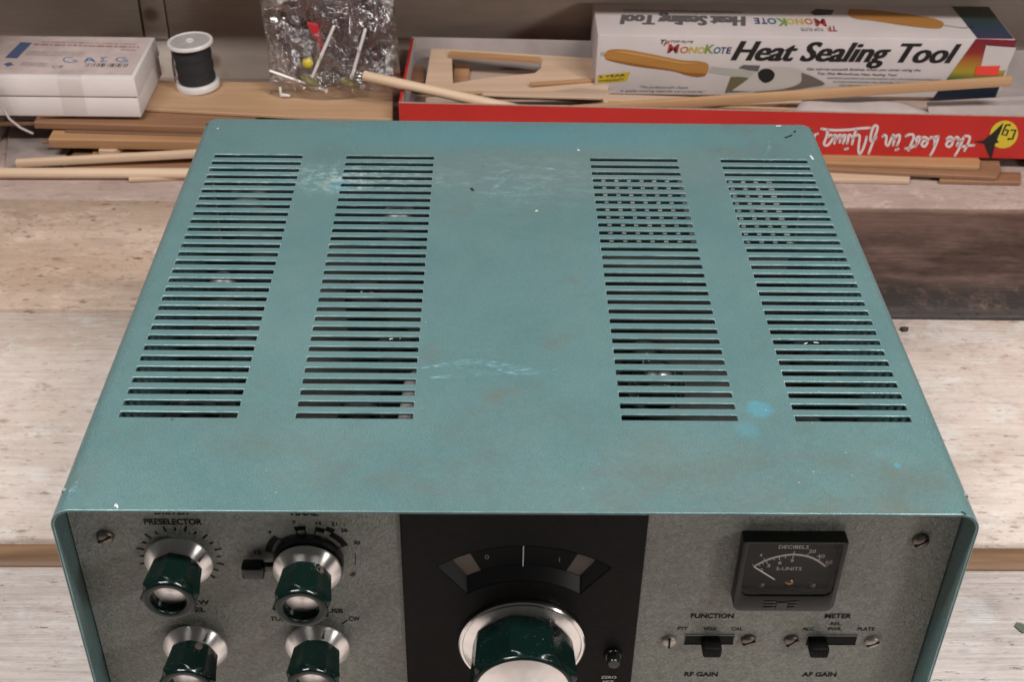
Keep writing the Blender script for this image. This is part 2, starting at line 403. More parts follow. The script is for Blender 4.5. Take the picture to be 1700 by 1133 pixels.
# ------------------------------------------------------------------ the transceiver
W, D, H, TH, PY = .378, .344, .170, .0014, .0135
def teal_mat(name, rim=False):
    t = NT(name); v = t.coord()
    fl = t.noise(v, 1900, 2, .6)                      # metallic hammer-tone speckle
    blot = t.noise(v, 16, 5, .62, .3)
    fine = t.noise(v, 420, 3, .6)
    c = t.mix(t.mr(blot, .3, .72), (.106, .204, .214), (.138, .246, .248))
    c = t.mix(t.mr(fl, .36, .66), t.mix(1.0, c, (.70, .73, .74), 'MULTIPLY'), t.mix(1.0, c, (1.26, 1.22, 1.2), 'MULTIPLY'))
    # brownish handling grime
    x, y, z = t.sep(t.coord())
    gr = t.math('MULTIPLY', t.mr(t.noise(t.coord(loc=(4, 2, 0)), 24, 5, .7), .56, .74), t.mr(t.noise(t.coord(loc=(1, 9, 0)), 6, 2), .40, .58))
    c = t.mix(t.math('MULTIPLY', gr, .68), c, (.150, .150, .120))
    fx = t.math('MULTIPLY', t.mr(y, -.09, -.15, 0, 1, True), t.mr(t.noise(t.coord(loc=(2, 5, 0), scale=(1, 1.6, 1)), 15, 6, .7), .45, .68))
    c = t.mix(t.math('MULTIPLY', fx, .6), c, (.145, .15, .122))
    fd = t.noise(t.coord(loc=(6, 1, 0), scale=(1, .7, 1)), 9, 7, .7, .4)       # uneven fading and greasy film
    c = t.mix(t.mr(fd, .50, .68, 0, .38), c, (.115, .185, .190))
    c = t.mix(t.mr(fd, .28, .42, .30, 0), c, (.175, .315, .305))
    # scuffed dull zone near the back
    def spot(cx, cy, rx, ry, amt, w=.35):
        cy -= .172
        vv = t.coord(loc=(-cx/rx, -cy/ry, 0), scale=(1/rx, 1/ry, 0))
        d = t.length(vv); d = t.math('ADD', d, t.math('MULTIPLY', t.math('SUBTRACT', t.noise(v, 260, 4, .7), .5), .9))
        return t.mr(d, 1-w, 1+w, amt, 0, True)
    c = t.mix(spot(.035, .285, .09, .028, .30, .9), c, (.20, .215, .20))
    c = t.mix(spot(.015, .325, .10, .014, .45, .9), c, (.085, .27, .33))
    for a in ((.1085,.0665,.0056,.0056,.55,.35), (.1002,.0522,.0050,.0050,.28,.6), (.1610,.0297,.0016,.0016,.6,.4), (-.096,.263,.0075,.0055,.42,.3)):
        c = t.mix(spot(*a), c, (.10, .33, .44))
    ring = t.math('MULTIPLY', spot(-.094, .264, .013, .0095, 1.0, .3), t.math('SUBTRACT', 1.0, spot(-.096, .262, .0085, .0058, 1.0, .25)))
    c = t.mix(t.math('MULTIPLY', ring, t.mr(t.noise(v, 300, 5, .75), .44, .60)), c, (.40, .50, .49))
    c = t.mix(t.math('MULTIPLY', spot(-.085, .272, .032, .014, 1.0, .9), t.mr(t.noise(t.coord(loc=(3, 3, 3), scale=(1, 1.5, 1)), 190, 5, .75), .48, .62)), c, (.38, .50, .50))
    c = t.mix(t.math('MULTIPLY', spot(.012, .270, .052, .022, .5, .9), t.mr(t.noise(t.coord(loc=(8, 3, 3), scale=(.6, 1.6, 1), rot=(0, 0, .5)), 120, 6, .8), .50, .70)), c, (.30, .46, .48))
    # tiny chips and dust
    ch = t.voro(t.coord(loc=(3, 1, 2)), 95); chd = t.mr(t.noise(v, 13, 2), .48, .62)
    c = t.mix(t.math('MULTIPLY', t.mr(ch, .024, .045, .55, 0), chd), c, (.62, .66, .62))
    ch2 = t.voro(t.coord(loc=(9, 4, 2)), 40)
    c = t.mix(t.mr(ch2, .016, .026, .8, 0), c, (.03, .045, .045))
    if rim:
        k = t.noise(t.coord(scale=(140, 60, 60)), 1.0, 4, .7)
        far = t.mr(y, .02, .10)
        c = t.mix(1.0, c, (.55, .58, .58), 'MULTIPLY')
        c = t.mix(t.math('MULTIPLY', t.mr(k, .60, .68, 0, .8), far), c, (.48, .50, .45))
    t.set(Base_Color=c, Roughness=t.math('ADD', t.mr(fine, .3, .7, .24, .40), t.mr(fd, .35, .65, 0, .16)), Metallic=.25, Specular_IOR_Level=.5)
    b = t.bump(fl, .35, .00022); b = t.bump(fine, .35, .0003, b); b = t.bump(t.noise(v, 22, 3), .25, .0012, b)
    t.l.new(b, t.p.inputs['Normal']); return t.m
M['teal'] = teal_mat('teal_paint'); M['teal_rim'] = teal_mat('teal_paint_edge', True)
def edge_highlight_mat():
    t = NT('worn_highlight_edge'); k = t.noise(t.coord(scale=(60, 60, 60)), 1.0, 4, .7)
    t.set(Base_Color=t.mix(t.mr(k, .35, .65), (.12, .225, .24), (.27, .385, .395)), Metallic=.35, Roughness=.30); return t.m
M['teal_highlight'] = edge_highlight_mat()  # pale bevel: edge highlight put into the colour, plus some paint wear
def panel_mat():
    t = NT('grey_wrinkle_paint'); v = t.coord()
    wr = t.noise(v, 520, 4, .62, 1.0); n = t.noise(v, 30, 5, .65)
    c = t.mix(t.mr(wr, .32, .62), (.170, .180, .158), (.300, .316, .282))
    c = t.mix(t.mr(n, .50, .78, 0, .4), c, (.19, .172, .142))
    rs = t.math('MULTIPLY', t.mr(t.noise(t.coord(scale=(1.6, 1, .8)), 26, 5, .7), .60, .74), t.mr(t.noise(v, 9, 2), .5, .62))
    c = t.mix(t.math('MULTIPLY', rs, .75), c, (.115, .07, .048))
    hd = t.mr(t.noise(t.coord(loc=(4, 0, 2), scale=(1, 1, 1.5)), 14, 6, .7), 0.50, .66, 0, .28)
    c = t.mix(hd, c, (.105, .095, .075))
    sp = t.voro(v, 420); c = t.mix(t.mr(sp, .10, .16, .5, 0), c, (.55, .54, .50))
    t.set(Base_Color=c, Roughness=.42)
    b = t.bump(wr, .8, .0009); b = t.bump(t.noise(v, 1300, 2), .3, .0002, b); t.l.new(b, t.p.inputs['Normal']); return t.m
M['panel'] = panel_mat()
M['black'] = mottled('black_wrinkle', (.008, .0077, .0075), .5, .2, 300, .35, .0004, bscale=700); M['black'].node_tree.nodes['Principled BSDF'].inputs['Specular IOR Level'].default_value = .10
M['black_gloss'] = plain('black_gloss', (.010, .010, .011), .16)
M['black_matte'] = plain('black_matte', (.006, .006, .006), .6, 0, Specular_IOR_Level=.12)
def green_mat():
    t = NT('dark_green_plastic'); v = t.coord()
    d = t.noise(v, 240, 4, .7)
    c = t.mix(t.mr(d, .60, .78, 0, .30), (.0024, .0092, .0072), (.034, .043, .039))
    ds = t.voro(t.coord(loc=(2, 2, 2)), 420); c = t.mix(t.mr(ds, .035, .06, .7, 0), c, (.4, .4, .38))
    t.set(Base_Color=c, Roughness=t.mr(d, .4, .75, .13, .34), Specular_IOR_Level=.36); return t.m
M['green'] = green_mat()
def alu(name, rough, aniso, rot=0.0, col=(.80, .775, .755)):
    t = NT(name); v = t.coord()
    t.set(Base_Color=t.mix(t.mr(t.noise(v, 200, 4), .55, .8, 0, .35), col, tuple(x*.6 for x in col)), Metallic=1.0, Roughness=rough, Anisotropic=aniso, Anisotropic_Rotation=rot)
    tg = t.n.new('ShaderNodeTangent'); tg.direction_type = 'RADIAL'; tg.axis = 'Y'; t.l.new(tg.outputs[0], t.p.inputs['Tangent'])
    return t.m
M['spun'] = alu('spun_aluminium', .33, .9, .25); M['rim'] = alu('polished_rim', .24, .8, .25)
M['steel'] = mottled('dull_steel', (.24, .205, .18), .45, .25, 600, .2, .0003, metal=.9)
M['screw_pale'] = mottled('pale_screw', (.50, .46, .42), .45, .2, 500, .2, .0003, metal=.6)
M['ink'] = plain('panel_ink', (.006, .006, .006), .6, 0, Specular_IOR_Level=.2)
M['white_ink'] = plain('white_ink', (.60, .60, .58), .5)
M['inside'] = mottled('chassis_metal', (.10, .095, .085), .55, .3, 40, .1, metal=.3)
M['shield'] = mottled('shield_metal', (.33, .30, .285), .5, .3, 90, .1)
M['copper'] = plain('copper_metal', (.75, .70, .66), .15, 1.0)
def glass(name, col=(1, 1, 1), rough=0.02, tint=.96):
    t = NT(name); t.n.remove(t.p)
    tr = t.n.new('ShaderNodeBsdfTransparent'); tr.inputs[0].default_value = (tint, tint, tint, 1)
    gl = t.n.new('ShaderNodeBsdfGlossy'); gl.inputs['Roughness'].default_value = rough
    lw = t.n.new('ShaderNodeLayerWeight'); lw.inputs[0].default_value = .5; fr = t.math('ADD', t.math('MULTIPLY', t.math('POWER', lw.outputs['Facing'], 4.0), .9), .015)
    mx = t.n.new('ShaderNodeMixShader'); t.l.new(fr, mx.inputs[0]); t.l.new(tr.outputs[0], mx.inputs[1]); t.l.new(gl.outputs[0], mx.inputs[2])
    t.l.new(mx.outputs[0], t.out.inputs[0]); return t.m
M['glass'] = glass('clear_window')

radio = empty('transceiver', (0, D/2, 0))
tag(radio, 'old green metal radio transceiver with slotted top and grey control panel', 'radio transceiver')

# cabinet shell: one folded sheet with 4 x 30 louvre slots
XS = [(-.1738, -.1224), (-.0968, -.0455), (.0464, .0977), (.1233, .1747)]
P0, PITCH, SW = .0602, (.2981-.0615)/29, 0.0037
def cabinet():
    r = .0095; xs = [-W/2+r] + [x for s in XS for x in s] + [W/2-r]
    ys = [0.0] + [y for i in range(30) for y in (P0+i*PITCH-SW/2, P0+i*PITCH+SW/2)] + [D]
    bm = bmesh.new(); off = wloc(radio)
    cols = []   # (x, z) along the profile, left bottom -> right bottom
    prof = [(-W/2, .012), (-W/2, .09)]
    for i in range(9):
        a = math.pi - i*math.pi/16
        prof.append((-W/2+r+r*math.cos(a), H-r+r*math.sin(a)))
    ntop0 = len(prof)-1
    for x in xs[1:-1]: prof.append((x, H))
    for i in range(9):
        a = math.pi/2 - i*math.pi/16
        prof.append((W/2-r+r*math.cos(a), H-r+r*math.sin(a)))
    prof += [(W/2, .09), (W/2, .012)]
    g = [[bm.verts.new(Vector((x, y, z))-off) for y in ys] for x, z in prof]
    for i in range(len(prof)-1):
        k = i-ntop0
        for j in range(len(ys)-1):
            if 0 < k < 9 and k % 2 == 1 and j % 2 == 1: continue
            bm.faces.new((g[i][j], g[i+1][j], g[i+1][j+1], g[i][j+1]))
    bmesh.ops.recalc_face_normals(bm, faces=bm.faces)
    if sum(f.normal.z for f in bm.faces) < 0: bmesh.ops.reverse_faces(bm, faces=bm.faces)
    me = bpy.data.meshes.new('cabinet'); bm.to_mesh(me); bm.free()
    o = link('cabinet', me, [M['teal'], M['teal_rim'], M['teal_highlight']], radio)
    s = o.modifiers.new('thick', 'SOLIDIFY'); s.thickness = TH; s.offset = -1; s.material_offset_rim = 1; s.use_even_offset = True
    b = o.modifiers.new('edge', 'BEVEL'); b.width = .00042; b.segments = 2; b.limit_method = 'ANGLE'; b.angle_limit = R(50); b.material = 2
    for p in me.polygons: p.use_smooth = True
    try:
        b.harden_normals = True
    except Exception: pass
    return o
cab = cabinet()
# scratches on the lid
def scratch_mat():
    t = NT('scratch'); t.set(Base_Color=(.24, .44, .49), Roughness=.5)
    n = t.noise(t.coord(scale=(160, 500, 1)), 1.0, 4, .7); n2 = t.noise(t.coord(loc=(5, 5, 5)), 90, 3)
    t.l.new(t.math('MULTIPLY', t.mr(n, .44, .66, 0, .7), t.mr(n2, .35, .6, .15, 1)), t.p.inputs['Alpha']); return t.m
M['scratch'] = scratch_mat()
def scratch(lines):
    vs, fs = [], []
    for pts, w in lines:
        c = crom(pts, 8)
        ribbon(c, [w*(.25+.75*math.sin(math.pi*min(1, max(0, (i+.3)/(len(c)-.4))))) for i in range(len(c))], vs, fs, lambda x, y: (x, y, H+.00006), False)
    o = obj('scratch', vs, fs, M['scratch'], cab); return o
def zl(*a): return [(p[0], p[1]) for p in a]
scratch([(zl((-0.0109,0.2701,0.1700),(-0.0050,0.2807,0.1700),(0.0108,0.2861,0.1700),(0.0247,0.2842,0.1700),(0.0377,0.2780,0.1700)), .0011)])
scratch([(zl((-0.0129,0.2577,0.1700),(-0.0081,0.2653,0.1700),(0.0006,0.2780,0.1700)), .0016)])
scratch([(zl((-0.0108,0.2551,0.1700),(0.0000,0.2580,0.1700),(0.0130,0.2637,0.1700)), .0009)])
scratch([(zl((-0.0432,0.0945,0.1700),(-0.0211,0.0993,0.1700),(0.0012,0.0950,0.1700),(0.0212,0.0934,0.1700)), .0024), (zl((-0.0396,0.0873,0.1700),(-0.0182,0.0902,0.1700),(-0.0016,0.0968,0.1700)), .0018), (zl((-0.0350,0.0973,0.1700),(-0.0154,0.0921,0.1700),(0.0194,0.0907,0.1700)), .0014)])
scratch([(zl((0.1480,0.3005,0.1700),(0.1538,0.3096,0.1700),(0.1575,0.3290,0.1700)), .0010)])
scratch([(zl((0.1129,0.2998,0.1700),(0.1181,0.2754,0.1700)), .0009)])
scratch([(zl((-0.1162,0.2626,0.1700),(-0.1140,0.2786,0.1700),(-0.1045,0.2802,0.1700),(-0.0995,0.2718,0.1700)), .0016), (zl((-0.1200,0.2652,0.1700),(-0.1143,0.2572,0.1700),(-0.1078,0.2600,0.1700)), .0012)])
scratch([(zl((-0.1821,0.0061,0.1700),(-0.1814,0.0125,0.1700),(-0.1810,0.0169,0.1700)), .0014)])
M['chip'] = plain('bare_chip', (.012, .016, .016), .6); M['pale_chip'] = plain('pale_chip', (.62, .64, .62), .6)
def chip(pts, w, mat):
    vs, fs = [], []; c = crom(pts, 6)
    ribbon(c, [w*(.5+.5*abs(math.sin(i*2.3))) for i in range(len(c))], vs, fs, lambda x, y: (x, y, H+.00008), False)
    obj('paint_chip', vs, fs, mat, cab)
for ps, w, m in ((zl((0.1665,0.3260,0.1700),(0.1699,0.3285,0.1700),(0.1717,0.3301,0.1700)), .0009, 'chip'), (zl((0.1734,0.3333,0.1700),(0.1744,0.3349,0.1700),(0.1749,0.3357,0.1700)), .0007, 'chip'),
                 (zl((0.1777,0.3041,0.1700),(0.1782,0.3011,0.1700),(0.1784,0.2989,0.1700)), .0007, 'pale_chip'), (zl((0.1638,0.3418,0.1700),(0.1656,0.3419,0.1700),(0.1671,0.3419,0.1700)), .0007, 'pale_chip'),
                 (zl((0.0392,0.3080,0.1700),(0.0399,0.3080,0.1700),(0.0406,0.3072,0.1700)), .0007, 'pale_chip'), (zl((0.0127,0.2364,0.1700),(0.0134,0.2371,0.1700),(0.0141,0.2371,0.1700)), .0006, 'pale_chip'),
                 (zl((-0.1777,0.3302,0.1700),(-0.1775,0.3310,0.1700),(-0.1771,0.3310,0.1700)), .0006, 'pale_chip'), (zl((-0.0231,0.2616,0.1700),(-0.0224,0.2596,0.1700),(-0.0217,0.2582,0.1700)), .0010, 'chip'),
                 (zl((-0.1623,0.0021,0.1700),(-0.1619,0.0035,0.1700),(-0.1608,0.0011,0.1700)), .0004, 'pale_chip'), (zl((0.1802,0.0018,0.1700),(0.1809,0.0008,0.1700),(0.1818,0.0004,0.1700)), .0006, 'chip')):
    chip(ps, w, M[m])
# bottom, back, feet
box('bottom_plate', (-W/2+.003, .004, .013), (W/2-.003, D-.002, .0145), M['teal'], radio)
box('back_plate', (-W/2+.002, D-.003, .0147), (W/2-.002, D-.0015, H-.002), M['inside'], radio)
for sx in (-1, 1):
    for yy in (.04, D-.04):
        o = link('foot', lathe_me('foot', [(.007, 0), (.009, .0015), (.010, .012), (.010, .0128)], 20, 'z'), M['black_matte'], radio, Vector((sx*.15, yy, 0))-wloc(radio), 40)
# chassis, valves and screens seen through the slots
box('chassis', (-W/2+.004, PY+.004, .086), (W/2-.004, D-.005, .089), M['inside'], radio)
def valve(x, y, z0, h, r, mat, top=True):
    p = [(r*.9, 0), (r, .004), (r, h*.8), (r*.86, h*.92), (r*.5, h*.985), (.0015, h)]
    return link('valve', lathe_me('valve', p, 24, 'z'), mat, radio, Vector((x, y, z0))-wloc(radio), 179)
M['valve_glass'] = plain('valve_glass', (.03, .03, .032), .05); M['getter'] = plain('valve_silver', (.11, .105, .10), .45, .5)
rv = random.Random(3)
for x, y, h, r, m in ((-.150,.10,.062,.010,'valve_glass'), (-.135,.15,.058,.010,'valve_glass'), (-.155,.20,.062,.009,'getter'), (-.14,.25,.05,.010,'valve_glass'), (-.155,.29,.066,.012,'getter'),
                     (-.075,.11,.05,.011,'valve_glass'), (-.06,.16,.055,.010,'valve_glass'), (-.08,.21,.052,.012,'valve_glass'), (-.065,.27,.064,.012,'getter'),
                     (.066,.145,.058,.011,'valve_glass'), (.14,.10,.05,.010,'valve_glass'), (.155,.16,.055,.011,'valve_glass')):
    valve(x, y, .089, h, r, M[m])
link('glossy_can', lathe_me('glossy_can', [(.004,0),(.012,.004),(.0145,.012),(.0125,.021),(.006,.0265),(.001,.028)], 28, 'z'), M['copper'], radio, Vector((.070,.1165,.128))-wloc(radio), 179)  # glossy metal can put in for the tube-top glare under the slots
for x, y0, y1, z in ((-.131, .085, .185, .122), (-.055, .09, .17, .118)):
    link('coil_form', tube_me('coil_form', [Vector((x, y0, z))-wloc(radio), Vector((x+.004, y1, z))-wloc(radio)], .0042, 14), M['shield'], radio, None, 60)
def screen(x0, x1, y0, y1, z, px, py, hx, hy):
    vs, fs = [], []
    nx = int((x1-x0)/px); ny = int((y1-y0)/py); xs = [x0]; ys = [y0]
    for i in range(nx): xs += [x0+i*px+(px-hx), x0+(i+1)*px]
    for j in range(ny): ys += [y0+j*py+(py-hy), y0+(j+1)*py]
    xs.append(xs[-1]+.003); ys.append(ys[-1]+.003)
    n = len(ys)
    for x in xs:
        for y in ys: vs.append((x, y, z))
    for i in range(len(xs)-1):
        for j in range(n-1):
            if i % 2 == 1 and j % 2 == 1: continue
            fs.append((i*n+j, (i+1)*n+j, (i+1)*n+j+1, i*n+j+1))
    o = obj('shield_cover', vs, fs, M['shield'], radio); s = o.modifiers.new('t', 'SOLIDIFY'); s.thickness = .0008; return o
screen(.045, .150, .2112, .2850, .1645, .0074, PITCH, .0052, .0064)
box('shield_wall', (.045, .2117, .089), (.150, .2125, .1630), M['inside'], radio)

# ---- front panel
WC = (.0036, .077)     # centre of the arched dial window
def arch(r0, r1, a, n=14):
    o = [(WC[0]+r1*math.sin(R(t)), WC[1]+r1*math.cos(R(t))) for t in [(-a+2*a*i/n) for i in range(n+1)]]
    i_ = [(WC[0]+r0*math.sin(R(t)), WC[1]+r0*math.cos(R(t))) for t in [(a-2*a*i/n) for i in range(n+1)]]
    return o+i_
def xz_plate(name, poly, holes, y0, y1, mat, parent, bev=0.0):
    """plate in the xz plane from y0 (back) to y1 (front)"""
    me = prism_me(name, poly, -y0, -y1, holes, 0)
    off = wloc(parent)
    for v in me.vertices: v.co = Vector((v.co.x, -v.co.z, v.co.y)) - off
    bm = bmesh.new(); bm.from_mesh(me); bmesh.ops.recalc_face_normals(bm, faces=bm.faces); bm.to_mesh(me); bm.free()
    return link(name, me, mat, parent)
winO = arch(.0405, .0613, 37.5)
PX, PZ1 = W/2-TH-.0006, H-TH-.0008
pan = xz_plate('front_panel', [(-PX, .0146), (PX, .0146), (PX, PZ1), (-PX, PZ1)], [winO], PY+.0016, PY, M['panel'], radio)
def pz(dy=.0002): return lambda x, z: (x, PY-dy, z)
def mm(l): return [tuple([t]+[v*.001 for v in r]) for t, *r in l]
lettering('lettering', mm([('DRIVER', -143.6, 156.6, 14.5, 3.3), ('PRESELECTOR', -143.8, 150.8, 24.2, 3.4), ('FINAL', -88.5, 156.3, 11.5, 3.3)]), M['ink'], pan, pz(), .030)
lettering('lettering', mm([('MIC/CW', -143.2, 101.4, 17.0, 2.9), ('LEVEL', -143.2, 96.6, 12.6, 2.9), ('TUNE', -104.2, 90.8, 9.6, 2.9), ('LSB', -97, 96.2, 6.6, 2.7), ('USB', -79.6, 96.2, 6.9, 2.7), ('CW', -71.5, 91.0, 5.0, 2.9)]), M['ink'], pan, pz(), .020)
lettering('lettering', mm([('FUNCTION', 88.6, 93.8, 19.3, 3.1), ('METER', 145.1, 94.0, 12.0, 3.1), ('RF GAIN', 87.7, 53.6, 15.6, 3.1), ('AF GAIN', 143.0, 53.7, 16.0, 3.1)]), M['ink'], pan, pz(), .030)
lettering('lettering', mm([('PTT', 76.0, 85.2, 4.4, 2.2), ('VOX', 88.5, 85.2, 6.0, 2.2), ('CAL', 100.8, 85.2, 5.0, 2.2), ('ALC', 133.0, 85.3, 5.3, 2.2), ('REL.', 145.2, 88.8, 5.3, 2.1), ('PWR.', 145.2, 85.3, 6.3, 2.2), ('PLATE', 159.2, 85.4, 7.8, 2.2)]), M['ink'], pan, pz(), .020)
K1, K2, K3, K4 = (-.1435, .1300), (-.0885, .1300), (-.1435, .0752), (-.0885, .0760)
def ticks(cx, cz, angs, r0, r1, w):
    vs, fs = [], []
    for i, a in enumerate(angs):
        s, c = math.sin(R(a)), math.cos(R(a)); ra = r1 if (i % 2 == 0) else r0+(r1-r0)*.62
        ribbon([(cx+r0*s, cz+r0*c), (cx+ra*s, cz+ra*c)], w, vs, fs, pz(), False)
    return obj('tick_marks', vs, fs, M['ink'], pan)
ticks(*K1, [-135+i*15 for i in range(19)], .0154, .0186, .00040)
# band scale round the second knob
vs, fs = [], []
def sector(cx, cz, a0, a1, r0, r1):
    n = max(2, int(abs(a1-a0)/4)); b = len(vs)
    for i in range(n+1):
        a = R(a0+(a1-a0)*i/n); s, c = math.sin(a), math.cos(a)
        vs.append((cx+r0*s, PY-.0002, cz+r0*c)); vs.append((cx+r1*s, PY-.0002, cz+r1*c))
    for i in range(n): fs.append((b+2*i, b+2*i+1, b+2*i+3, b+2*i+2))
for a0, a1, r0, r1 in ((-80,-47,.0162,.0190), (-80,-78.6,.0140,.0162), (-48,-46.6,.0130,.0162), (-16,-1,.0162,.0186), (-16,-14.6,.0136,.0162), (-2.4,-1,.0136,.0162),
                       (13,26,.0160,.0186), (13,14.4,.0136,.0160), (26,37,.0178,.0204), (36,67,.0158,.0186), (65.6,67,.0130,.0158), (82,104,.0196,.0199)):
    sector(*K2, a0, a1, r0, r1)
obj('band_scale', vs, fs, M['ink'], pan)
lettering('lettering', [(t, K2[0]+r*math.sin(R(a))*.001, K2[1]+r*math.cos(R(a))*.001, None, .0021) for t, a, r in (('3.5',-83,22.2), ('4',-46,21.6), ('7',-13,21.2), ('14',15,21.0), ('21',31,23.2), ('28',44.5,22.6), ('30',67,22.6))]
          + [('50', K2[0]+.0180, K2[1]-.0105, None, .0020, R(55))], M['ink'], pan, pz(), .025)
vs, fs = [], []
ribbon([(-.0771, .0873), (-.0746, .0901)], .00025, vs, fs, pz(), False)
obj('tick_marks', vs, fs, M['ink'], pan)
# ---- small knobs
def fluted(name, prof, n=96, lobes=8, ph=0.0):
    """prof rows: (radius, height, scallop depth)"""
    vs, fs = [], []
    for r, h, d in prof:
        for i in range(n):
            a = 2*math.pi*i/n; rr = r - d*abs(math.sin(lobes/2*(a+ph)))
            vs.append((rr*math.sin(a), -h, rr*math.cos(a)))
    for k in range(len(prof)-1):
        for i in range(n):
            j = (i+1) % n; fs.append((k*n+i, k*n+j, (k+1)*n+j, (k+1)*n+i))
    fs.append(tuple((len(prof)-1)*n+i for i in range(n)))
    me = mesh(name, vs, fs)
    bm = bmesh.new(); bm.from_mesh(me); bmesh.ops.recalc_face_normals(bm, faces=bm.faces); bm.to_mesh(me); bm.free()
    shade(me, 38); return me
ML = .001
skirt_me = lathe_me('skirt', [(x*ML, y*ML) for x, y in ((9.5,3.0),(13.9,3.0),(14.4,3.3),(14.45,4.0),(14.1,4.5),(10.5,8.3),(9.5,8.5))], 96, 'y', False)
shade(skirt_me, 40)
def grip_me(ph):
    return fluted('grip', [(x*ML, y*ML, d*ML) for x, y, d in ((10.4,8.2,.2),(11.0,8.6,.7),(11.6,14,1.3),(12.3,20,1.6),(12.7,22.6,1.75),(12.6,23.2,1.75),(10.9,24.3,.1),(10.7,24.5,0),(10.5,25.3,0),(10.1,25.6,0),(8.6,25.6,0),(7.5,25.2,0),(7.2,24.4,0),(7.1,19.4,0))], 96, 8, ph)
cap_me = lathe_me('cap', [(7.05*ML, 19.6*ML), (7.05*ML, 20.4*ML), (6.9*ML, 20.6*ML), (.2*ML, 20.8*ML)], 48, 'y')
shade(cap_me, 30)
cap_me = cap_me
screw_me = lathe_me('set_screw', [(.0017, 0), (.0017, .0012), (.0013, .0012), (.0012, .0005)], 16, 'z')
shade(screw_me, 30)
def skirt_mark(parent, ang, loc):
    s, c = math.sin(R(ang)), math.cos(R(ang)); tx, tz = c, -s
    f = lambda r, h, o: (r*s*ML+o*tx*ML, -h*ML, r*c*ML+o*tz*ML)
    # the skirt runs (14.1,4.5) -> (10.5,8.3)
    return link('pointer_mark', mesh('pointer_mark', [f(14.0,4.72,0), f(11.0,7.92,.75), f(11.0,7.92,-.75)], [(0,1,2)]), M['black_ink'], parent)
def knob(name, cx, cz, out=0.0, ph=0.0, mark=None, setscrew=None):
    k = empty(name, Vector((cx, PY-out, cz))-wloc(radio), radio)
    link('skirt', skirt_me, None if skirt_me.materials else M['spun'], k)
    g = link('grip', grip_me(ph), M['green'], k); link('cap', cap_me, None if cap_me.materials else M['spun'], k)
    if mark is not None: skirt_mark(k, mark, 0)
    if setscrew is not None:
        o = link('set_screw', screw_me, None if screw_me.materials else M['steel'], k)
        a = R(setscrew); o.location = (.0104*math.sin(a), -.0118, .0104*math.cos(a)); o.rotation_euler = (0, a, 0)
    return k
knob('knob', *K1, 0, .12, 62)
knob('knob', *K2, .0042, .20, None, 38)
knob('knob', *K3, 0, .05, 32, 22)
knob('knob', *K4, 0, .30, 18)
# lever disc under the second knob
lv = empty('load_lever', Vector((K2[0], PY, K2[1]))-wloc(radio), radio)
link('disc', lathe_me('disc', [(.0146,.0008),(.0150,.0014),(.0150,.0052),(.0146,.0058),(.008,.0060)], 64, 'y'), M['black_gloss'], lv, None, 40)
lm = box_me('handle', (-.0282, -.0082, -.0062), (-.0186, -.0022, .0016), .0015, 3)
link('handle', lm, M['green'], lv, None, 50)
link('arm', box_me('arm', (-.0200, -.0056, -.0038), (-.0130, -.0030, .0002), .0006, 2), M['black_gloss'], lv, None, 50)
# ---- main tuning dial
EX = .0031
esc = empty('dial_escutcheon', Vector((EX, PY, .08))-wloc(radio), radio)
outer = [(-.0490, .0160), (.0551, .0160), (.0551, H-.0035), (-.0490, H-.0035)]
winI = arch(.0455, .0598, 33.0)
pl = xz_plate('plate', outer, [winO], PY-.0001, PY-.0014, M['black'], esc); bevelled(pl.data, .0005, 1)
n = len(winO)
vs = [(x, PY-.0012, z) for x, z in winO]+[(x, PY+.0030, z) for x, z in winI]
fs = [(i, (i+1) % n, n+(i+1) % n, n+i) for i in range(n)]
M['bevel'] = plain('window_bevel', (.010, .010, .012), .3)
obj('window_bevel', vs, fs, M['bevel'], esc, 30)
xz_plate('dial_backing', arch(.0440, .0610, 36), [], PY+.0045, PY+.0034, plain('dial_taupe', (.10, .078, .062), .5), esc)
xz_plate('dial_disc', arch(.0430, .0612, 24), [], PY+.0033, PY+.0031, M['black_matte'], esc)
vs, fs = [], []; ribbon([(.0032, .1215), (.0032, .1368)], .00024, vs, fs, lambda x, z: (x, PY+.0026, z), False)
obj('hairline', vs, fs, M['white_ink'], esc)
lettering('lettering', [('0', -.0125, .1275, None, .0030), ('1', .0190, .1260, None, .0030)], plain('dial_figures', (.16, .15, .14), .5), esc, lambda x, z: (x, PY+.0029, z))
lettering('lettering', [('ZERO', .0445, .0530, .0072, .0019), ('SET', .0445, .0497, .0053, .0019)], M['white_ink'], esc, lambda x, z: (x, PY-.0016, z), .01)
tk = empty('tuning_knob', Vector((WC[0], PY, WC[1]))-wloc(radio), radio)
link('skirt', lathe_me('skirt', [(x*ML, y*ML) for x, y in ((22,1.4),(28.2,1.4),(28.6,1.8),(28.6,3.4),(28.0,4.0),(27.0,4.0),(26.6,3.7),(23.4,5.4),(22,5.6))], 128, 'y', False), M['rim'], tk, None, 35)
link('grip', fluted('grip', [(x*ML, y*ML, d*ML) for x, y, d in ((22.6,5.2,.3),(23.3,5.8,1.2),(23.8,12,2.1),(24.4,22,2.6),(24.7,25.6,2.7),(24.5,26.4,2.7),(22.4,27.6,.1),(22.2,27.9,0),(22.0,28.8,0),(21.6,29.1,0),(20.9,29.1,0),(20.6,28.8,0),(20.5,28.0,0))], 160, 8, R(14)), M['green'], tk)
link('cap', lathe_me('cap', [(20.45*ML, 28.0*ML), (20.45*ML, 28.5*ML), (20.2*ML, 28.6*ML), (.2*ML, 28.7*ML)], 96, 'y'), M['spun'], tk, None, 30)
o = link('set_screw', lathe_me('set_screw', [(.0026, 0), (.0026, .0009), (.0021, .0009), (.0019, .0001)], 18, 'z'), M['black_gloss'], tk, None, 30)
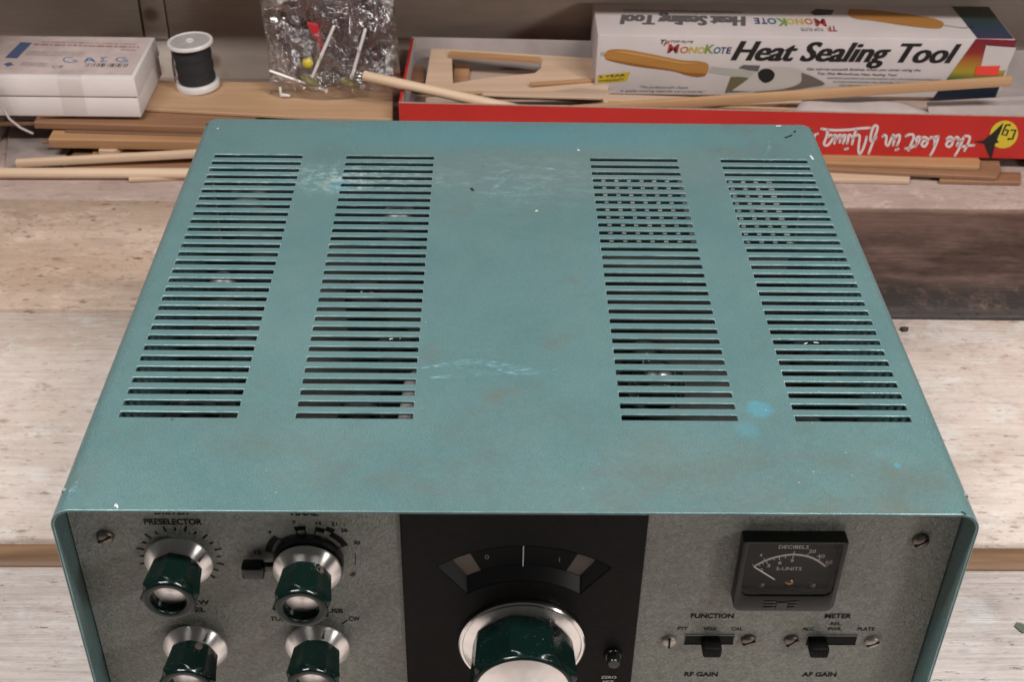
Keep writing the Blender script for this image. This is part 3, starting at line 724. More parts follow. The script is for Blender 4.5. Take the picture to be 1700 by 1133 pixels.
a = R(38); o.location = (.0226*math.sin(a), -.0105, .0226*math.cos(a)); o.rotation_euler = (0, a, 0)
zb = empty('push_button', Vector((.0455, PY-.0012, .0690))-wloc(radio), radio)
link('collar', lathe_me('collar', [(.0043,0),(.0043,.0012),(.0036,.0022),(.0030,.0022)], 32, 'y'), M['black_gloss'], zb, None, 40)
link('plunger', lathe_me('plunger', [(.0030,.001),(.0030,.0055),(.0026,.0062),(.0010,.0064)], 32, 'y'), M['black_gloss'], zb, None, 40)
# ---- signal meter
MX0, MX1, MZ0, MZ1, MYF = .0952, .1396, .1042, .1473, .0068
met = empty('meter', Vector(((MX0+MX1)/2, PY, MZ0))-wloc(radio), radio)
def rrect(x0, x1, z0, z1, rb, rt, n=5):
    o = []
    for cx, cz, r, a0 in ((x1-rb, z0+rb, rb, -90), (x1-rt, z1-rt, rt, 0), (x0+rt, z1-rt, rt, 90), (x0+rb, z0+rb, rb, 180)):
        for i in range(n+1): a = R(a0+90*i/n); o.append((cx+r*math.cos(a), cz+r*math.sin(a)))
    return o
M['meter_case'] = plain('meter_case', (.010, .010, .010), .34, 0, Specular_IOR_Level=.3)
case_o = rrect(MX0, MX1, MZ0, MZ1, .004, .0012); hole = rrect(MX0+.0022, MX1-.0022, MZ0+.0098, MZ1-.0014, .004, .0008)
cs = xz_plate('case', case_o, [hole], PY-.0001, MYF, M['meter_case'], met); bevelled(cs.data, .0004, 2); shade(cs.data, 40)
xz_plate('dial_face', rrect(MX0+.0015, MX1-.0015, MZ0+.009, MZ1-.001, .004, .0008), [], PY-.00012, PY-.0020, M['black_matte'], met)
MD = PY-.0022
def mpt(x, z): return (x, MD, z)
def q2(p): return (p[0], p[2])
arc_pts = [q2(p) for p in ((0.1026,0.0113,0.1277), (0.1069,0.0113,0.1311), (0.1122,0.0113,0.1337), (0.1187,0.0113,0.1350), (0.1251,0.0113,0.1338), (0.1297,0.0113,0.1312), (0.1336,0.0113,0.1278))]
vs, fs = [], []; ribbon(crom(arc_pts, 6), .00052, vs, fs, mpt, False)
for p, q in (((0.1017,0.0113,0.1289), (0.1032,0.0113,0.1274)), ((0.1061,0.0113,0.1326), (0.1075,0.0113,0.1304)), ((0.1187,0.0113,0.1370), (0.1186,0.0113,0.1323)), ((0.1249,0.0113,0.1356), (0.1244,0.0113,0.1338)), ((0.1304,0.0113,0.1331), (0.1297,0.0113,0.1309)), ((0.1347,0.0113,0.1291), (0.1334,0.0113,0.1276)),
             ((0.1043,0.0113,0.1289), (0.1052,0.0113,0.1278)), ((0.1057,0.0113,0.1300), (0.1066,0.0113,0.1289)), ((0.1073,0.0113,0.1315), (0.1081,0.0113,0.1293)), ((0.1103,0.0113,0.1326), (0.1110,0.0113,0.1315)), ((0.1127,0.0113,0.1337), (0.1130,0.0113,0.1315)), ((0.1153,0.0113,0.1341), (0.1155,0.0113,0.1326))):
    ribbon([q2(p), q2(q)], .00016, vs, fs, mpt, False)
M['meter_white'] = plain('meter_print', (.52, .49, .47), .6)
obj('scale_arc', vs, fs, M['meter_white'], met)
lettering('lettering', [('DECIBELS', (0.1181,0.0113,0.1392)[0], (0.1181,0.0113,0.1396)[2], .0128, .0021), ('S-UNITS', (0.1179,0.0113,0.1264)[0], (0.1179,0.0113,0.1264)[2], .0110, .0021),
    ('20', (0.1264,0.0113,0.1371)[0], (0.1264,0.0113,0.1371)[2], .0030, .0021), ('40', (0.1305,0.0113,0.1342)[0], (0.1305,0.0113,0.1342)[2], .0034, .0021), ('60', (0.1345,0.0113,0.1305)[0], (0.1345,0.0113,0.1305)[2], .0030, .0021),
    ('3', (0.1088,0.0113,0.1282)[0], (0.1088,0.0113,0.1282)[2], .0015, .0020), ('6', (0.1135,0.0113,0.1300)[0], (0.1135,0.0113,0.1300)[2], .0015, .0020), ('9', (0.1185,0.0113,0.1312)[0], (0.1185,0.0113,0.1312)[2], .0015, .0020), ('0', (0.1060,0.0113,0.1255)[0], (0.1060,0.0113,0.1255)[2], .0015, .0019)], M['meter_white'], met, mpt, .004)
tri = [(0.1041,0.0113,0.1344), (0.1050,0.0113,0.1355), (0.1052,0.0113,0.1337)]
obj('index_mark', [mpt(p[0], p[2]) for p in tri], [(0, 1, 2)], M['meter_white'], met)
vs, fs = [], []; ribbon([q2((0.1025,0.0108,0.1279)), q2((0.1124,0.0108,0.1201))], .00034, vs, fs, lambda x, z: (x, MD-.0005, z), True)
obj('needle', vs, fs, plain('needle_white', (.85, .83, .80), .4), met)
for uvp in ((0.1073,0.0113,0.1161), (0.1297,0.0113,0.1159)):
    s_ = link('dial_screw', lathe_me('dial_screw', [(.0014,0),(.0013,.0005),(.0008,.0008),(.0001,.0009)], 16, 'y'), M['steel'], met, Vector((uvp[0], MD, uvp[2]))-wloc(met), 60)
pv = (0.1192,0.0113,0.1177); link('pivot', lathe_me('pivot', [(.0022,0),(.0020,.0006),(.0010,.0010),(.0001,.0012)], 16, 'y'), plain('brass', (.30, .15, .06), .3, 1.0), met, Vector((pv[0], MD, pv[2]))-wloc(met), 60)
obj('window', [(x, MYF+.0006, z) for x, z in hole], [tuple(range(len(hole)))], M['glass'], met)
for i in range(3):   # pressed emblem bars under the window
    z = MZ0+.0062-i*.0018
    for x0, x1 in ((.1085, .1138), (.1192, .1238-i*.0008)):
        box('emblem_bar', (x0, MYF-.0004, z-.0005), (x1, MYF-.00002, z+.0005), M['black_gloss'], met, .0001, 1)
box('emblem_bar', (.1140, MYF-.00045, MZ0+.0018), (.1188, MYF-.00002, MZ0+.0060), M['black_gloss'], met, .0001, 1)
# ---- slide switches and screws
def switch(x0, x1, lx):
    s = empty('slide_switch', Vector(((x0+x1)/2, PY, .0778))-wloc(radio), radio)
    box('slot', (x0, PY-.00035, .0745), (x1, PY-.0001, .0810), M['black_matte'], s)
    for a, b in (((x0-.0003, PY-.0006, .0808), (x1+.0003, PY-.0001, .0812)), ((x0-.0003, PY-.0006, .0743), (x1+.0003, PY-.0001, .0747))):
        box('rim', a, b, M['panel'], s)
    me = box_me('lever', (lx-.0042, PY-.0085, .0748), (lx+.0042, PY-.0003, .0806), .0011, 3)
    for v in me.vertices: v.co -= wloc(s)
    link('lever', me, M['black'], s, None, 50)
    for i in range(6):
        xx = lx-.0030+i*.0012
        box('ridge', (xx-.0002, PY-.0088, .0756), (xx+.0002, PY-.0085, .0800), M['black'], s)
switch(.0778, .0999, .0893); switch(.1336, .1560, .1378)
def screw(x, z, r, mat, ang, name='screw'):
    s = empty(name, Vector((x, PY, z))-wloc(radio), radio)
    bm = bmesh.new()
    me = lathe_me('head', [(r,0),(r,r*.15),(r*.93,r*.40),(r*.7,r*.58),(r*.35,r*.66),(.0001,r*.68)], 28, 'y')
    link('head', me, mat, s, None, 60)
    o = link('slot', box_me('slot', (-r*.86, -r*.70, -r*.13), (r*.86, -r*.35, r*.13)), M['black_matte'], s); o.rotation_euler = (0, R(ang), 0)
for x, z, m, a in ((.0705,.0772,'screw_pale',88), (.1067,.0778,'steel',-25), (.1263,.0778,'steel',-45), (.1634,.0772,'screw_pale',-30)): screw(x, z, .0035, M[m], a)
screw(-.1734, .1420, 0.0037, M['steel'], -30); screw(.1723, .1420, .0037, M['steel'], -35)
# ------------------------------------------------------------------ the clutter behind
GR = 'wood offcuts stacked along the back of the bench'
def piece(name, poly, z0, t, mat, label, cat='wood offcut', group=None, holes=(), bev=.0005, tilt=None):
    """flat wooden piece: outline in world xy, thickness t, object origin at its centroid"""
    cx = sum(p[0] for p in poly)/len(poly); cy = sum(p[1] for p in poly)/len(poly)
    me = prism_me(name, [(p[0]-cx, p[1]-cy) for p in poly], 0, t, [[(p[0]-cx, p[1]-cy) for p in h] for h in holes], bev)
    o = link(name, me, mat, None, (cx, cy, z0))
    if tilt: o.rotation_euler = tilt
    tag(o, label, cat, group); return o
def stick(name, a, b, w, h, mat, label, cat='stick', group=None, round_=False, bev=.0006):
    """square strip or round rod from a to b, built along local x"""
    a, b = Vector(a), Vector(b); L = (b-a).length
    if round_:
        prof = [(.0001, 0), (w*.35, .0004), (w*.5, .0018), (w*.5, L-.0018), (w*.35, L-.0004), (.0001, L)]
        me = lathe_me(name, prof, 20, 'z', False)
        for v in me.vertices: v.co = Vector((v.co.z, v.co.x, v.co.y))
        me.flip_normals(); sm = 50
    else:
        me = box_me(name, (0, -w/2, -h/2), (L, w/2, h/2), bev, 2); sm = 40
    o = link(name, me, mat, None, a, sm)
    d = (b-a).normalized(); y = Vector((0,0,1)).cross(d).normalized(); z = d.cross(y)
    o.rotation_euler = Matrix((d, y, z)).transposed().to_euler()
    tag(o, label, cat, group); return o
def sheet3(name, pts, t, mat, label, cat, group=None, hole=None):
    """tilted flat sheet: top outline given as 3-D points"""
    c = sum((Vector(p) for p in pts), Vector())/len(pts)
    bm = bmesh.new(); eds = []
    for ring in [pts]+([hole] if hole else []):
        v = [bm.verts.new(Vector(p)-c) for p in ring]; eds += [bm.edges.new((v[i], v[(i+1) % len(v)])) for i in range(len(v))]
    bmesh.ops.triangle_fill(bm, use_beauty=True, edges=eds, normal=(0, 0, 1))
    bmesh.ops.recalc_face_normals(bm, faces=bm.faces)
    if bm.faces[:][0].normal.z < 0: bmesh.ops.reverse_faces(bm, faces=bm.faces)
    r = bmesh.ops.extrude_face_region(bm, geom=bm.faces[:])
    for v in [g for g in r['geom'] if isinstance(g, bmesh.types.BMVert)]: v.co.z -= t
    bmesh.ops.recalc_face_normals(bm, faces=bm.faces)
    me = bpy.data.meshes.new(name); bm.to_mesh(me); bm.free()
    return tag(link(name, me, mat, None, c), label, cat, group)
def xy(*ps): return [(p[0], p[1]) for p in ps]

# left: stack carrying the white box and the spool
piece('plywood_sheet', xy((-0.3965,0.6183,0.0320), (-0.3087,0.6340,0.0320), (-0.1735,0.6218,0.0320), (-0.0956,0.6196,0.0320), (-0.0999,0.6866,0.0320), (-0.3091,0.6900,0.0320), (-.42,.690)), .0290, .0030, M['ply'], 'pale plywood sheet under the thread spool and the plastic bag', 'plywood sheet')
piece('wood_board', [(-.398,.6130),(-.215,.6060),(-.205,.690),(-.400,.695)], .0225, .0060, M['brownwood'], 'brown wooden board directly beneath the white cardboard box', 'wooden board', GR)
piece('wood_board', [(-.3830,.5975),(-.19,.5945),(-.19,.69),(-.385,.69)], .0125, .0085, M['pine'], 'thick orange pine board, lowest of the stack below the white box', 'wooden board', GR)
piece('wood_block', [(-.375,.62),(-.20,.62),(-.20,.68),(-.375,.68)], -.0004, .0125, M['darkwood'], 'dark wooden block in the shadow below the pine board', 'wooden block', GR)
piece('grey_card', xy((-.4362,.652), (-0.4182,0.5827,0.0030), (-0.3735,0.5877,0.0030), (-0.3720,0.6165,0.0030), (-.395,.652)), -.0003, .0030, M['floor_card'], 'grey card lying flat at the left end of the bench', 'card')
piece('wood_sheet', xy((-0.3679,0.5788,0.0040), (-0.2557,0.5779,0.0040), (-0.2503,0.6096,0.0040), (-0.3680,0.6137,0.0040)), -.0003, .0045, M['brownwood'], 'flat brown wood sheet behind the round rod at left', 'wood sheet', GR)
piece('wood_sheet', xy((-0.3481,0.5899,0.0078), (-0.2510,0.5961,0.0078), (-0.2503,0.6123,0.0078), (-0.3493,0.6069,0.0078)), .0044, .0036, M['pine'], 'narrow orange wood sheet behind the slanting square stick', 'wood sheet', GR)
piece('wood_chip', xy((-0.3420,0.5949,0.0120), (-0.3290,0.5931,0.0120), (-0.3183,0.6083,0.0120), (-0.3409,0.6089,0.0120)), .0082, .0045, M['balsa'], 'small pale wood chip lying below the pine board', 'wood chip')
stick('square_stick', (-0.4062,0.5781,0.0085), (-0.2491,0.5898,0.0135), .0058, .0058, M['dowel'], 'thin pale square stick slanting above the round rod', 'stick')
stick('round_rod', (-.56,.5655,.0046), (-.2,.5715,.0046), .0092, 0, M['dowel'], 'thick pale round rod along the back of the bench at left', 'rod', round_=True)
stick('thin_stick', (-0.3110,0.5645,0.0018), (-0.2548,0.5716,0.0018), .0042, .0034, M['dowel'], 'short thin sliver of wood in front of the round rod', 'stick')
piece('wood_sheet', xy((-0.3659,0.5957,0.0062), (-0.3272,0.5986,0.0062), (-0.3287,0.6136,0.0062), (-0.3648,0.6107,0.0062)), .0042, .0018, M['darkwood'], 'small dark reddish veneer scrap by the small wood chip', 'wood sheet', GR)
stick('thin_stick', (-0.3927,0.6089,0.0120), (-0.2548,0.6206,0.0120), .0030, .0020, M['brownwood'], 'thin brown sliver in the gap under the pine board', 'stick')
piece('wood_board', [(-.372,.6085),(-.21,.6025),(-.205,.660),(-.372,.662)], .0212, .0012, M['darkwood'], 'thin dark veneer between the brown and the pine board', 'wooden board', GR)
stick('thin_stick', (-0.4300,0.6219,0.0225), (-0.3824,0.6252,0.0225), .0050, .0030, M['darkwood'], 'dark stick end poking out under the left of the white box', 'stick')
piece('wood_sheet', xy((-0.3285,0.6059,0.0120), (-0.2517,0.6032,0.0120), (-0.2507,0.6119,0.0120), (-0.3277,0.6135,0.0120)), .0085, .0020, M['strip'], 'thin orange veneer sheet in the gap below the pine board', 'wood sheet', GR)
piece('wood_sheet', xy((0.3654,0.5734,0.0036), (0.4337,0.5716,0.0036), (0.4395,0.5893,0.0036), (0.3700,0.5901,0.0036)), .0, .0034, M['brownwood'], 'brown wood end at far right on the bench under the tray', 'wood sheet', GR)
# right: sheets under the red tray
piece('wood_sheet', xy((0.2334,0.5741,0.0035), (0.3396,0.5720,0.0035), (0.3531,0.6123,0.0035), (0.2406,0.6143,0.0035)), 0, .0036, M['balsa'], 'pale short wood sheet lowest under the red tray', 'wood sheet', GR)
piece('wood_sheet', xy((0.2301,0.5877,0.0074), (0.4127,0.5727,0.0074), (0.4202,0.5852,0.0074), (.44,.67,0), (.20,.67,0)), .0038, .0036, M['brownwood'], 'long brown wood sheet sticking out below the red tray', 'wood sheet', GR)
piece('wood_sheet', xy((0.2301,0.5906,0.0110), (0.4004,0.5835,0.0110), (0.4049,0.5952,0.0110), (.40,.66,0), (.20,.66,0)), .0076, .0034, M['pine'], 'orange wood sheet directly beneath the red tray', 'wood sheet', GR)
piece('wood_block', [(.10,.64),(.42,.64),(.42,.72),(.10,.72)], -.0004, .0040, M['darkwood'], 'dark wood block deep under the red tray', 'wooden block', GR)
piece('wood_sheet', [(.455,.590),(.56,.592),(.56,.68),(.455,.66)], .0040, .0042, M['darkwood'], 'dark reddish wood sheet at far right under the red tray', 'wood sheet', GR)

# ---- white two-part box
wb = empty('white_box', (-.365, .66, .0323)); tag(wb, 'worn white cardboard box with faded pink printed lid', 'cardboard box')
BX0, BX1, BY0, BY1 = -.452, -.3075, .6168, .7015
def frustum(name, z0, z1, in0, in1, mat, par):
    vs = [(BX0+in0,BY0+in0,z0),(BX1-in0,BY0+in0,z0),(BX1-in0,BY1-in0,z0),(BX0+in0,BY1-in0,z0),(BX0+in1,BY0+in1,z1),(BX1-in1,BY0+in1,z1),(BX1-in1,BY1-in1,z1),(BX0+in1,BY1-in1,z1)]
    o = obj(name, vs, [(0,3,2,1),(4,5,6,7),(0,1,5,4),(1,2,6,5),(2,3,7,6),(3,0,4,7)], mat, par); bevelled(o.data, .0009, 2); shade(o.data, 40); return o
frustum('tray', .0323, .0498, 0, .0004, M['white_card'], wb)
frustum('seam', .0497, .0512, .0016, .0016, M['card_edge'], wb)
lid = frustum('lid', .0510, .0680, -.0004, .0010, M['white_card'], wb)
ZT = .0682
M['pink'] = mottled('pink_print', (.56, .455, .435), .5, .10, 60, .05)
obj('printed_label', [(BX0+.002,BY0+.006,ZT),(BX1-.004,BY0+.006,ZT),(BX1-.004,BY1-.002,ZT),(BX0+.002,BY1-.002,ZT)], [(0,1,2,3)], M['pink'], wb)
pk = lambda x, y: (x, y, ZT+.0002)
def zz(u0, v0, u1, v1, z=ZT): pass
vs, fs = [], []; ribbon(xy((-0.4204,0.6532,0.0684), (-0.4167,0.6858,0.0684)), .0052, vs, fs, pk, False); ribbon(xy((-0.4206,0.6387,0.0684), (-0.4162,0.6424,0.0684)), .0035, vs, fs, pk, False)
obj('blue_bar', vs, fs, plain('blue_print', (.075, .11, .21), .6), wb)
rw = random.Random(5); vs, fs = [], []
def faint(p, q, hw, n):   # broken line of illegible small print
    p, q = Vector(p), Vector(q); t = 0
    while t < 1:
        L = rw.uniform(.02, .07)*60/n; e = min(1, t+L)
        ribbon([p+(q-p)*t, p+(q-p)*e], hw*rw.uniform(.6, 1.1), vs, fs, pk, False); t = e+rw.uniform(.008, .02)*60/n
for a, b, h in (((-0.4094,0.6822,0.0684)[:2], (-0.3170,0.6784,0.0684)[:2], .0017), ((-0.4036,0.6875,0.0684)[:2], (-0.3220,0.6847,0.0684)[:2], .0009), ((-0.3323,0.6730,0.0684)[:2], (-0.3187,0.6721,0.0684)[:2], .0010)): faint(a, b, h, 60)
obj('red_print', vs, fs, plain('red_print', (.34, .185, .17), .6), wb)
vs, fs = [], []
for k in range(3):
    faint((-0.4102,0.6671,0.0684)[:2] if k == 0 else Vector((-0.4102,0.6671,0.0684)[:2])+Vector((0,-.0035*k)), Vector((-0.3616,0.6659,0.0684)[:2])+Vector((0,-.0035*k)), .0008, 90)
for k in range(3): faint(Vector((-0.4089,0.6450,0.0684)[:2])+Vector((0,-.003*k)), Vector((-0.3861,0.6432,0.0684)[:2])+Vector((0,-.003*k)), .0008, 60)
obj('grey_print', vs, fs, plain('grey_print', (.33, .27, .26), .6), wb)
p = (-0.3765,0.6374,0.0684); lettering('ce_mark', [('CE', p[0], p[1], .0095, .0052)], M['grey_ink'], wb, pk)
vs, fs = [], []
for i in range(16):
    p0 = Vector((-0.3540,0.6380,0.0684)[:2]); p1 = Vector((-0.3196,0.6377,0.0684)[:2]); c = p0+(p1-p0)*(i/15); c.x += rw.uniform(-.0004, .0004)
    ribbon([c, c+Vector((0, .0068))], rw.choice((.0003, .0005, .0009)), vs, fs, pk, False)
obj('bar_code', vs, fs, M['grey_ink'], wb)
def hand(ps, w): ribbon(crom(ps, 5), w, vs, fs, pk)
vs, fs = [], []
hand(xy((-0.3691,0.6554,0.0686), (-0.3751,0.6552,0.0686), (-0.3745,0.6491,0.0686), (-0.3685,0.6456,0.0686), (-0.3631,0.6482,0.0686), (-0.3673,0.6505,0.0686)), .0006)
hand(xy((-0.3563,0.6472,0.0686), (-0.3549,0.6557,0.0686), (-0.3482,0.6474,0.0686)), .0008); hand(xy((-0.3557,0.6508,0.0686), (-0.3501,0.6510,0.0686)), .0009)
hand(xy((-0.3404,0.6574,0.0686), (-0.3447,0.6560,0.0686), (-0.3418,0.6524,0.0686), (-0.3434,0.6487,0.0686), (-0.3384,0.6489,0.0686)), .0006)
hand(xy((-0.3239,0.6566,0.0686), (-0.3300,0.6564,0.0686), (-0.3309,0.6515,0.0686), (-0.3255,0.6480,0.0686), (-0.3210,0.6505,0.0686), (-0.3256,0.6529,0.0686)), .0007)
obj('handwriting', vs, fs, plain('blue_ink', (.08, .20, .36), .6), wb)
M['tape'] = NT('clear_tape').set(Base_Color=(.42, .38, .33), Roughness=.25, Alpha=.14)
fx0, fx1 = (-0.3720,0.6160,0.0512)[0], (-0.3519,0.6160,0.0514)[0]
obj('tape', [(fx0,BY0-.0009,.0345),(fx1,BY0-.0009,.0345),(fx1,BY0-.0009,.0665),(fx0,BY0-.0009,.0665),(fx0,BY0+.014,ZT+.0002),(fx1,BY0+.014,ZT+.0002),(fx0,BY0+.0006,ZT+.0002),(fx1,BY0+.0006,ZT+.0002)], [(0,1,2,3),(3,2,7,6),(6,7,5,4)], M['tape'], wb)

# ---- thread spool
sp = empty('thread_spool', (-.2705, .6775, .0321)); tag(sp, 'white plastic spool wound with black thread standing on plywood', 'thread spool'); sp.rotation_euler = (0, R(-3.0), 0)
M['spool'] = mottled('spool_plastic', (.66, .62, .60), .35, .05, 60, .02)
M['spool_top'] = mottled('spool_label', (.42, .385, .375), .4, .12, 120, .05)
link('flange', lathe_me('flange', [(.0160,0),(.0186,.0006),(.0188,.0020),(.0187,.0056),(.0180,.0065),(.013,.0066)], 48, 'z'), M['spool'], sp, None, 40)
link('flange', lathe_me('flange', [(.014,.0398),(.0190,.0402),(.0197,.0410),(.0197,.0428),(.0190,.0437),(.0176,.0438),(.0168,.0431)], 48, 'z'), M['spool'], sp, None, 40)
link('end_label', lathe_me('end_label', [(.0168,.0429),(.0168,.0432),(.0042,.0433),(.0040,.0433)], 40, 'z'), M['spool_top'], sp, None, 40)
link('hub', lathe_me('hub', [(.0038,.0425),(.0038,.0440),(.0032,.0442),(.0028,.0438),(.0002,.0436)], 24, 'z'), M['spool'], sp, None, 40)
def thread_mat():
    t = NT('black_thread'); w = t.wave(t.coord(), 260, 1.5, 2, 'Z')
    t.set(Base_Color=t.mix(w, (.006, .006, .008), (.022, .022, .025)), Roughness=.75); t.l.new(t.bump(w, .6, .0004), t.p.inputs['Normal']); return t.m
prof = [(.0145,.0065)]+[(.0160+.0005*math.sin(i*2.1)+.0003*(i/9), .0070+i*.0036) for i in range(10)]+[(.0145,.0400)]
link('thread', lathe_me('thread', prof, 40, 'z'), thread_mat(), sp, None, 50)
link('loose_thread', tube_me('loose_thread', [(-.0172,-.004,.030),(-.0180,-.006,.022),(-.0170,-.009,.014),(-.0172,-.008,.0085)], .00035, 6), M['black_ink'], sp)

# ---- plastic bag with hardware
def bag_mat():
    t = NT('clear_bag'); t.n.remove(t.p); v = t.coord()
    b = t.bump(t.noise(v, 45, 4, .6, .8), 1.0, .006); b = t.bump(t.noise(t.coord(scale=(1, 1, .6)), 150, 3, .6, 1.0), .8, .0015, b)
    tr = t.n.new('ShaderNodeBsdfTransparent'); tr.inputs[0].default_value = (.93, .92, .92, 1)
    gl = t.n.new('ShaderNodeBsdfGlossy'); gl.inputs['Roughness'].default_value = .11; gl.inputs['Color'].default_value = (.95, .92, .92, 1); t.l.new(b, gl.inputs['Normal'])
    df = t.n.new('ShaderNodeBsdfTranslucent'); df.inputs['Color'].default_value = (.6, .57, .56, 1)
    lw = t.n.new('ShaderNodeLayerWeight'); lw.inputs[0].default_value = .5; t.l.new(b, lw.inputs['Normal'])
    m1 = t.n.new('ShaderNodeMixShader'); t.l.new(t.math('MINIMUM', t.math('ADD', t.math('MULTIPLY', t.math('POWER', lw.outputs['Facing'], 1.6), 1.0), .13), .75), m1.inputs[0])
    t.l.new(tr.outputs[0], m1.inputs[1]); t.l.new(gl.outputs[0], m1.inputs[2])
    m2 = t.n.new('ShaderNodeMixShader'); m2.inputs[0].default_value = .085; t.l.new(m1.outputs[0], m2.inputs[1]); t.l.new(df.outputs[0], m2.inputs[2])
    t.l.new(m2.outputs[0], t.out.inputs[0]); return t.m
def bag():
    nx, nz = 90, 100; vs, fs = [], []
    x0, x1, z0, z1 = -.2105, -.0905, .0325, .150
    def ridge(p): return 1-abs(noise.noise(p))*2
    for s in (-1, 1):
        for j in range(nz+1):
            for i in range(nx+1):
                u, w = i/nx, j/nz
                x = x0+(x1-x0)*u + .004*math.sin(w*5+1)*(1-u) - .012*w*(u-.35); z = z0+(z1-z0)*w
                z += .004*math.sin(u*4)*w
                puff = (math.sin(math.pi*min(1, max(0, u)))**.6)*(math.sin(math.pi*min(1, .10+w*.86))**.7)*.019*(1-.5*w)
                lean = .664+.042*w
                cr = noise.noise((u*3.6, w*4.2, 3.1*s))*.0075+ridge((u*4.5+w*2.5, w*3.0-u*2, 5.7*s))**3*.0085+ridge((u*9-w*4, w*7+u*3, 1.7*s))**4*.0042
                edge = min(1, 7*u, 7*(1-u), 7*w, 7*(1-w))
                wav = noise.noise((u*3, w*3, .5))*.004
                vs.append((x+edge*noise.noise((u*7, w*7, 9*s))*.002, lean+wav+s*puff-cr*edge, z))
    N = (nx+1)*(nz+1)
    for s in range(2):
        for j in range(nz):
            for i in range(nx):
                a = s*N+j*(nx+1)+i; f = (a, a+1, a+nx+2, a+nx+1); fs.append(f if s == 0 else f[::-1])
    me = mesh('plastic_bag', [Vector(v)-Vector((-.152, .664, .0325)) for v in vs], fs)
    o = link('plastic_bag', me, bag_mat(), None, (-.152, .664, .0325), 179)
    tag(o, 'crumpled clear plastic bag of small hardware leaning on the wall', 'plastic bag'); return o
def bundle():
    vs, fs = [], []; n, m = 40, 24
    for j in range(m+1):
        th = math.pi*j/m
        for i in range(n):
            ph = 2*math.pi*i/n; d = Vector((math.sin(th)*math.cos(ph), math.sin(th)*math.sin(ph), math.cos(th)))
            k = 1+.22*noise.noise(d*2.2)+.14*noise.noise(d*5+Vector((3,1,0)))+.07*noise.noise(d*11)
            sx_ = 1+.25*d.z; vs.append((d.x*.044*k/sx_+.007*noise.noise(d*3), d.y*.0070*k, d.z*.058*k))
    for j in range(m):
        for i in range(n): fs.append((j*n+i, (j+1)*n+i, (j+1)*n+(i+1) % n, j*n+(i+1) % n))
    t = NT('dark_bundle'); v = t.coord(); q = t.noise(v, 60, 5, .7, .6)
    t.set(Base_Color=t.ramp(q, [(.30, (.016, .012, .013)), (.46, (.05, .032, .032)), (.56, (.10, .035, .035)), (.66, (.08, .072, .035)), (.80, (.24, .21, .20))]), Roughness=.35)
    t.l.new(t.bump(t.noise(v, 150, 4, .7), 1.0, .004), t.p.inputs['Normal'])
    o = link('parts_bundle', mesh('parts_bundle', vs, fs), t.m, None, (-.149, .6860, .090), 60)
    tag(o, 'dark jumble of small parts behind the pins in the bag', 'parts bundle')
bundle()
bag()
M['nail'] = plain('nail_metal', (.80, .76, .74), .35, .35); M['olive'] = plain('olive_disc', (.26, .22, .09), .3, .5)
def nail(a, b, label, disc=True):
    """a = tip, b = head end"""
    a, b = Vector(a), Vector(b); e = empty('broad_headed_pin', b); d = (a-b).normalized()
    e.rotation_euler = d.to_track_quat('Z', 'Y').to_euler(); L = (a-b).length
    link('shank', lathe_me('shank', [(.0013,0),(.0013,L-.001),(.0008,L),(.0001,L)], 14, 'z'), M['nail'], e, None, 50)
    if disc: link('head', lathe_me('head', [(.0086,-.0010),(.0092,-.0003),(.0090,.0005),(.0016,.0014),(.0014,.003)], 32, 'z'), M['olive'], e, None, 50)
    else: link('head', lathe_me('head', [(.0001,-.0012),(.0020,-.0008),(.0022,0),(.0015,.0010)], 20, 'z'), M['nail'], e, None, 50)
    tag(e, label, 'pin'); return e
nail((-0.1449,0.6600,0.0981), (-0.1679,0.6560,0.0496), 'large metal pin with broad disc head, left in the bag')
nail((-0.1189,0.6620,0.0949), (-0.1340,0.6580,0.0474), 'large metal pin with broad disc head, right in the bag')
nail((-0.2029,0.6560,0.0581), (-0.1546,0.6520,0.0415), 'thin metal pin lying aslant low in the plastic bag', False)
p = (-0.1699,0.6600,0.0639); o = link('yellow_bead', lathe_me('yellow_bead', [(.0010,-.0048),(.0038,-.0034),(.0048,0),(.0038,.0034),(.0010,.0048)], 20, 'z'), plain('yellow_plastic', (.55, .42, .04), .35), None, p, 179); tag(o, 'small yellow plastic bead inside the clear bag', 'bead')
p = Vector((-0.1630,0.6680,0.0858)); o = link('red_plastic_clip', bevelled(mesh('red_plastic_clip', [(-.006,-.002,.012),(.003,-.002,.010),(.0085,-.002,-.014),(.004,-.002,-.016),(-.006,.002,.012),(.003,.002,.010),(.0085,.002,-.014),(.004,.002,-.016)], [(0,1,2,3),(7,6,5,4),(0,4,5,1),(1,5,6,2),(2,6,7,3),(3,7,4,0)]), .0008, 2), plain('red_plastic', (.42, .02, .025), .35), None, p, 50); tag(o, 'small tapered red plastic piece inside the clear bag', 'plastic piece')
p = (-0.1940,0.6560,0.0368); o = link('metal_bracket', bevelled(mesh('metal_bracket', [(-.002,-.001,.006),(0,-.001,.006),(0,-.001,0),(.007,-.001,-.001),(.007,-.001,-.003),(-.002,-.001,-.003),(-.002,.001,.006),(0,.001,.006),(0,.001,0),(.007,.001,-.001),(.007,.001,-.003),(-.002,.001,-.003)], [(5,4,3,2,1,0),(6,7,8,9,10,11)]+[(i,(i+1)%6,6+(i+1)%6,6+i) for i in range(6)]), .0003, 1), M['nail'], None, p, 50); tag(o, 'small shiny metal angle bracket low in the clear bag', 'bracket')

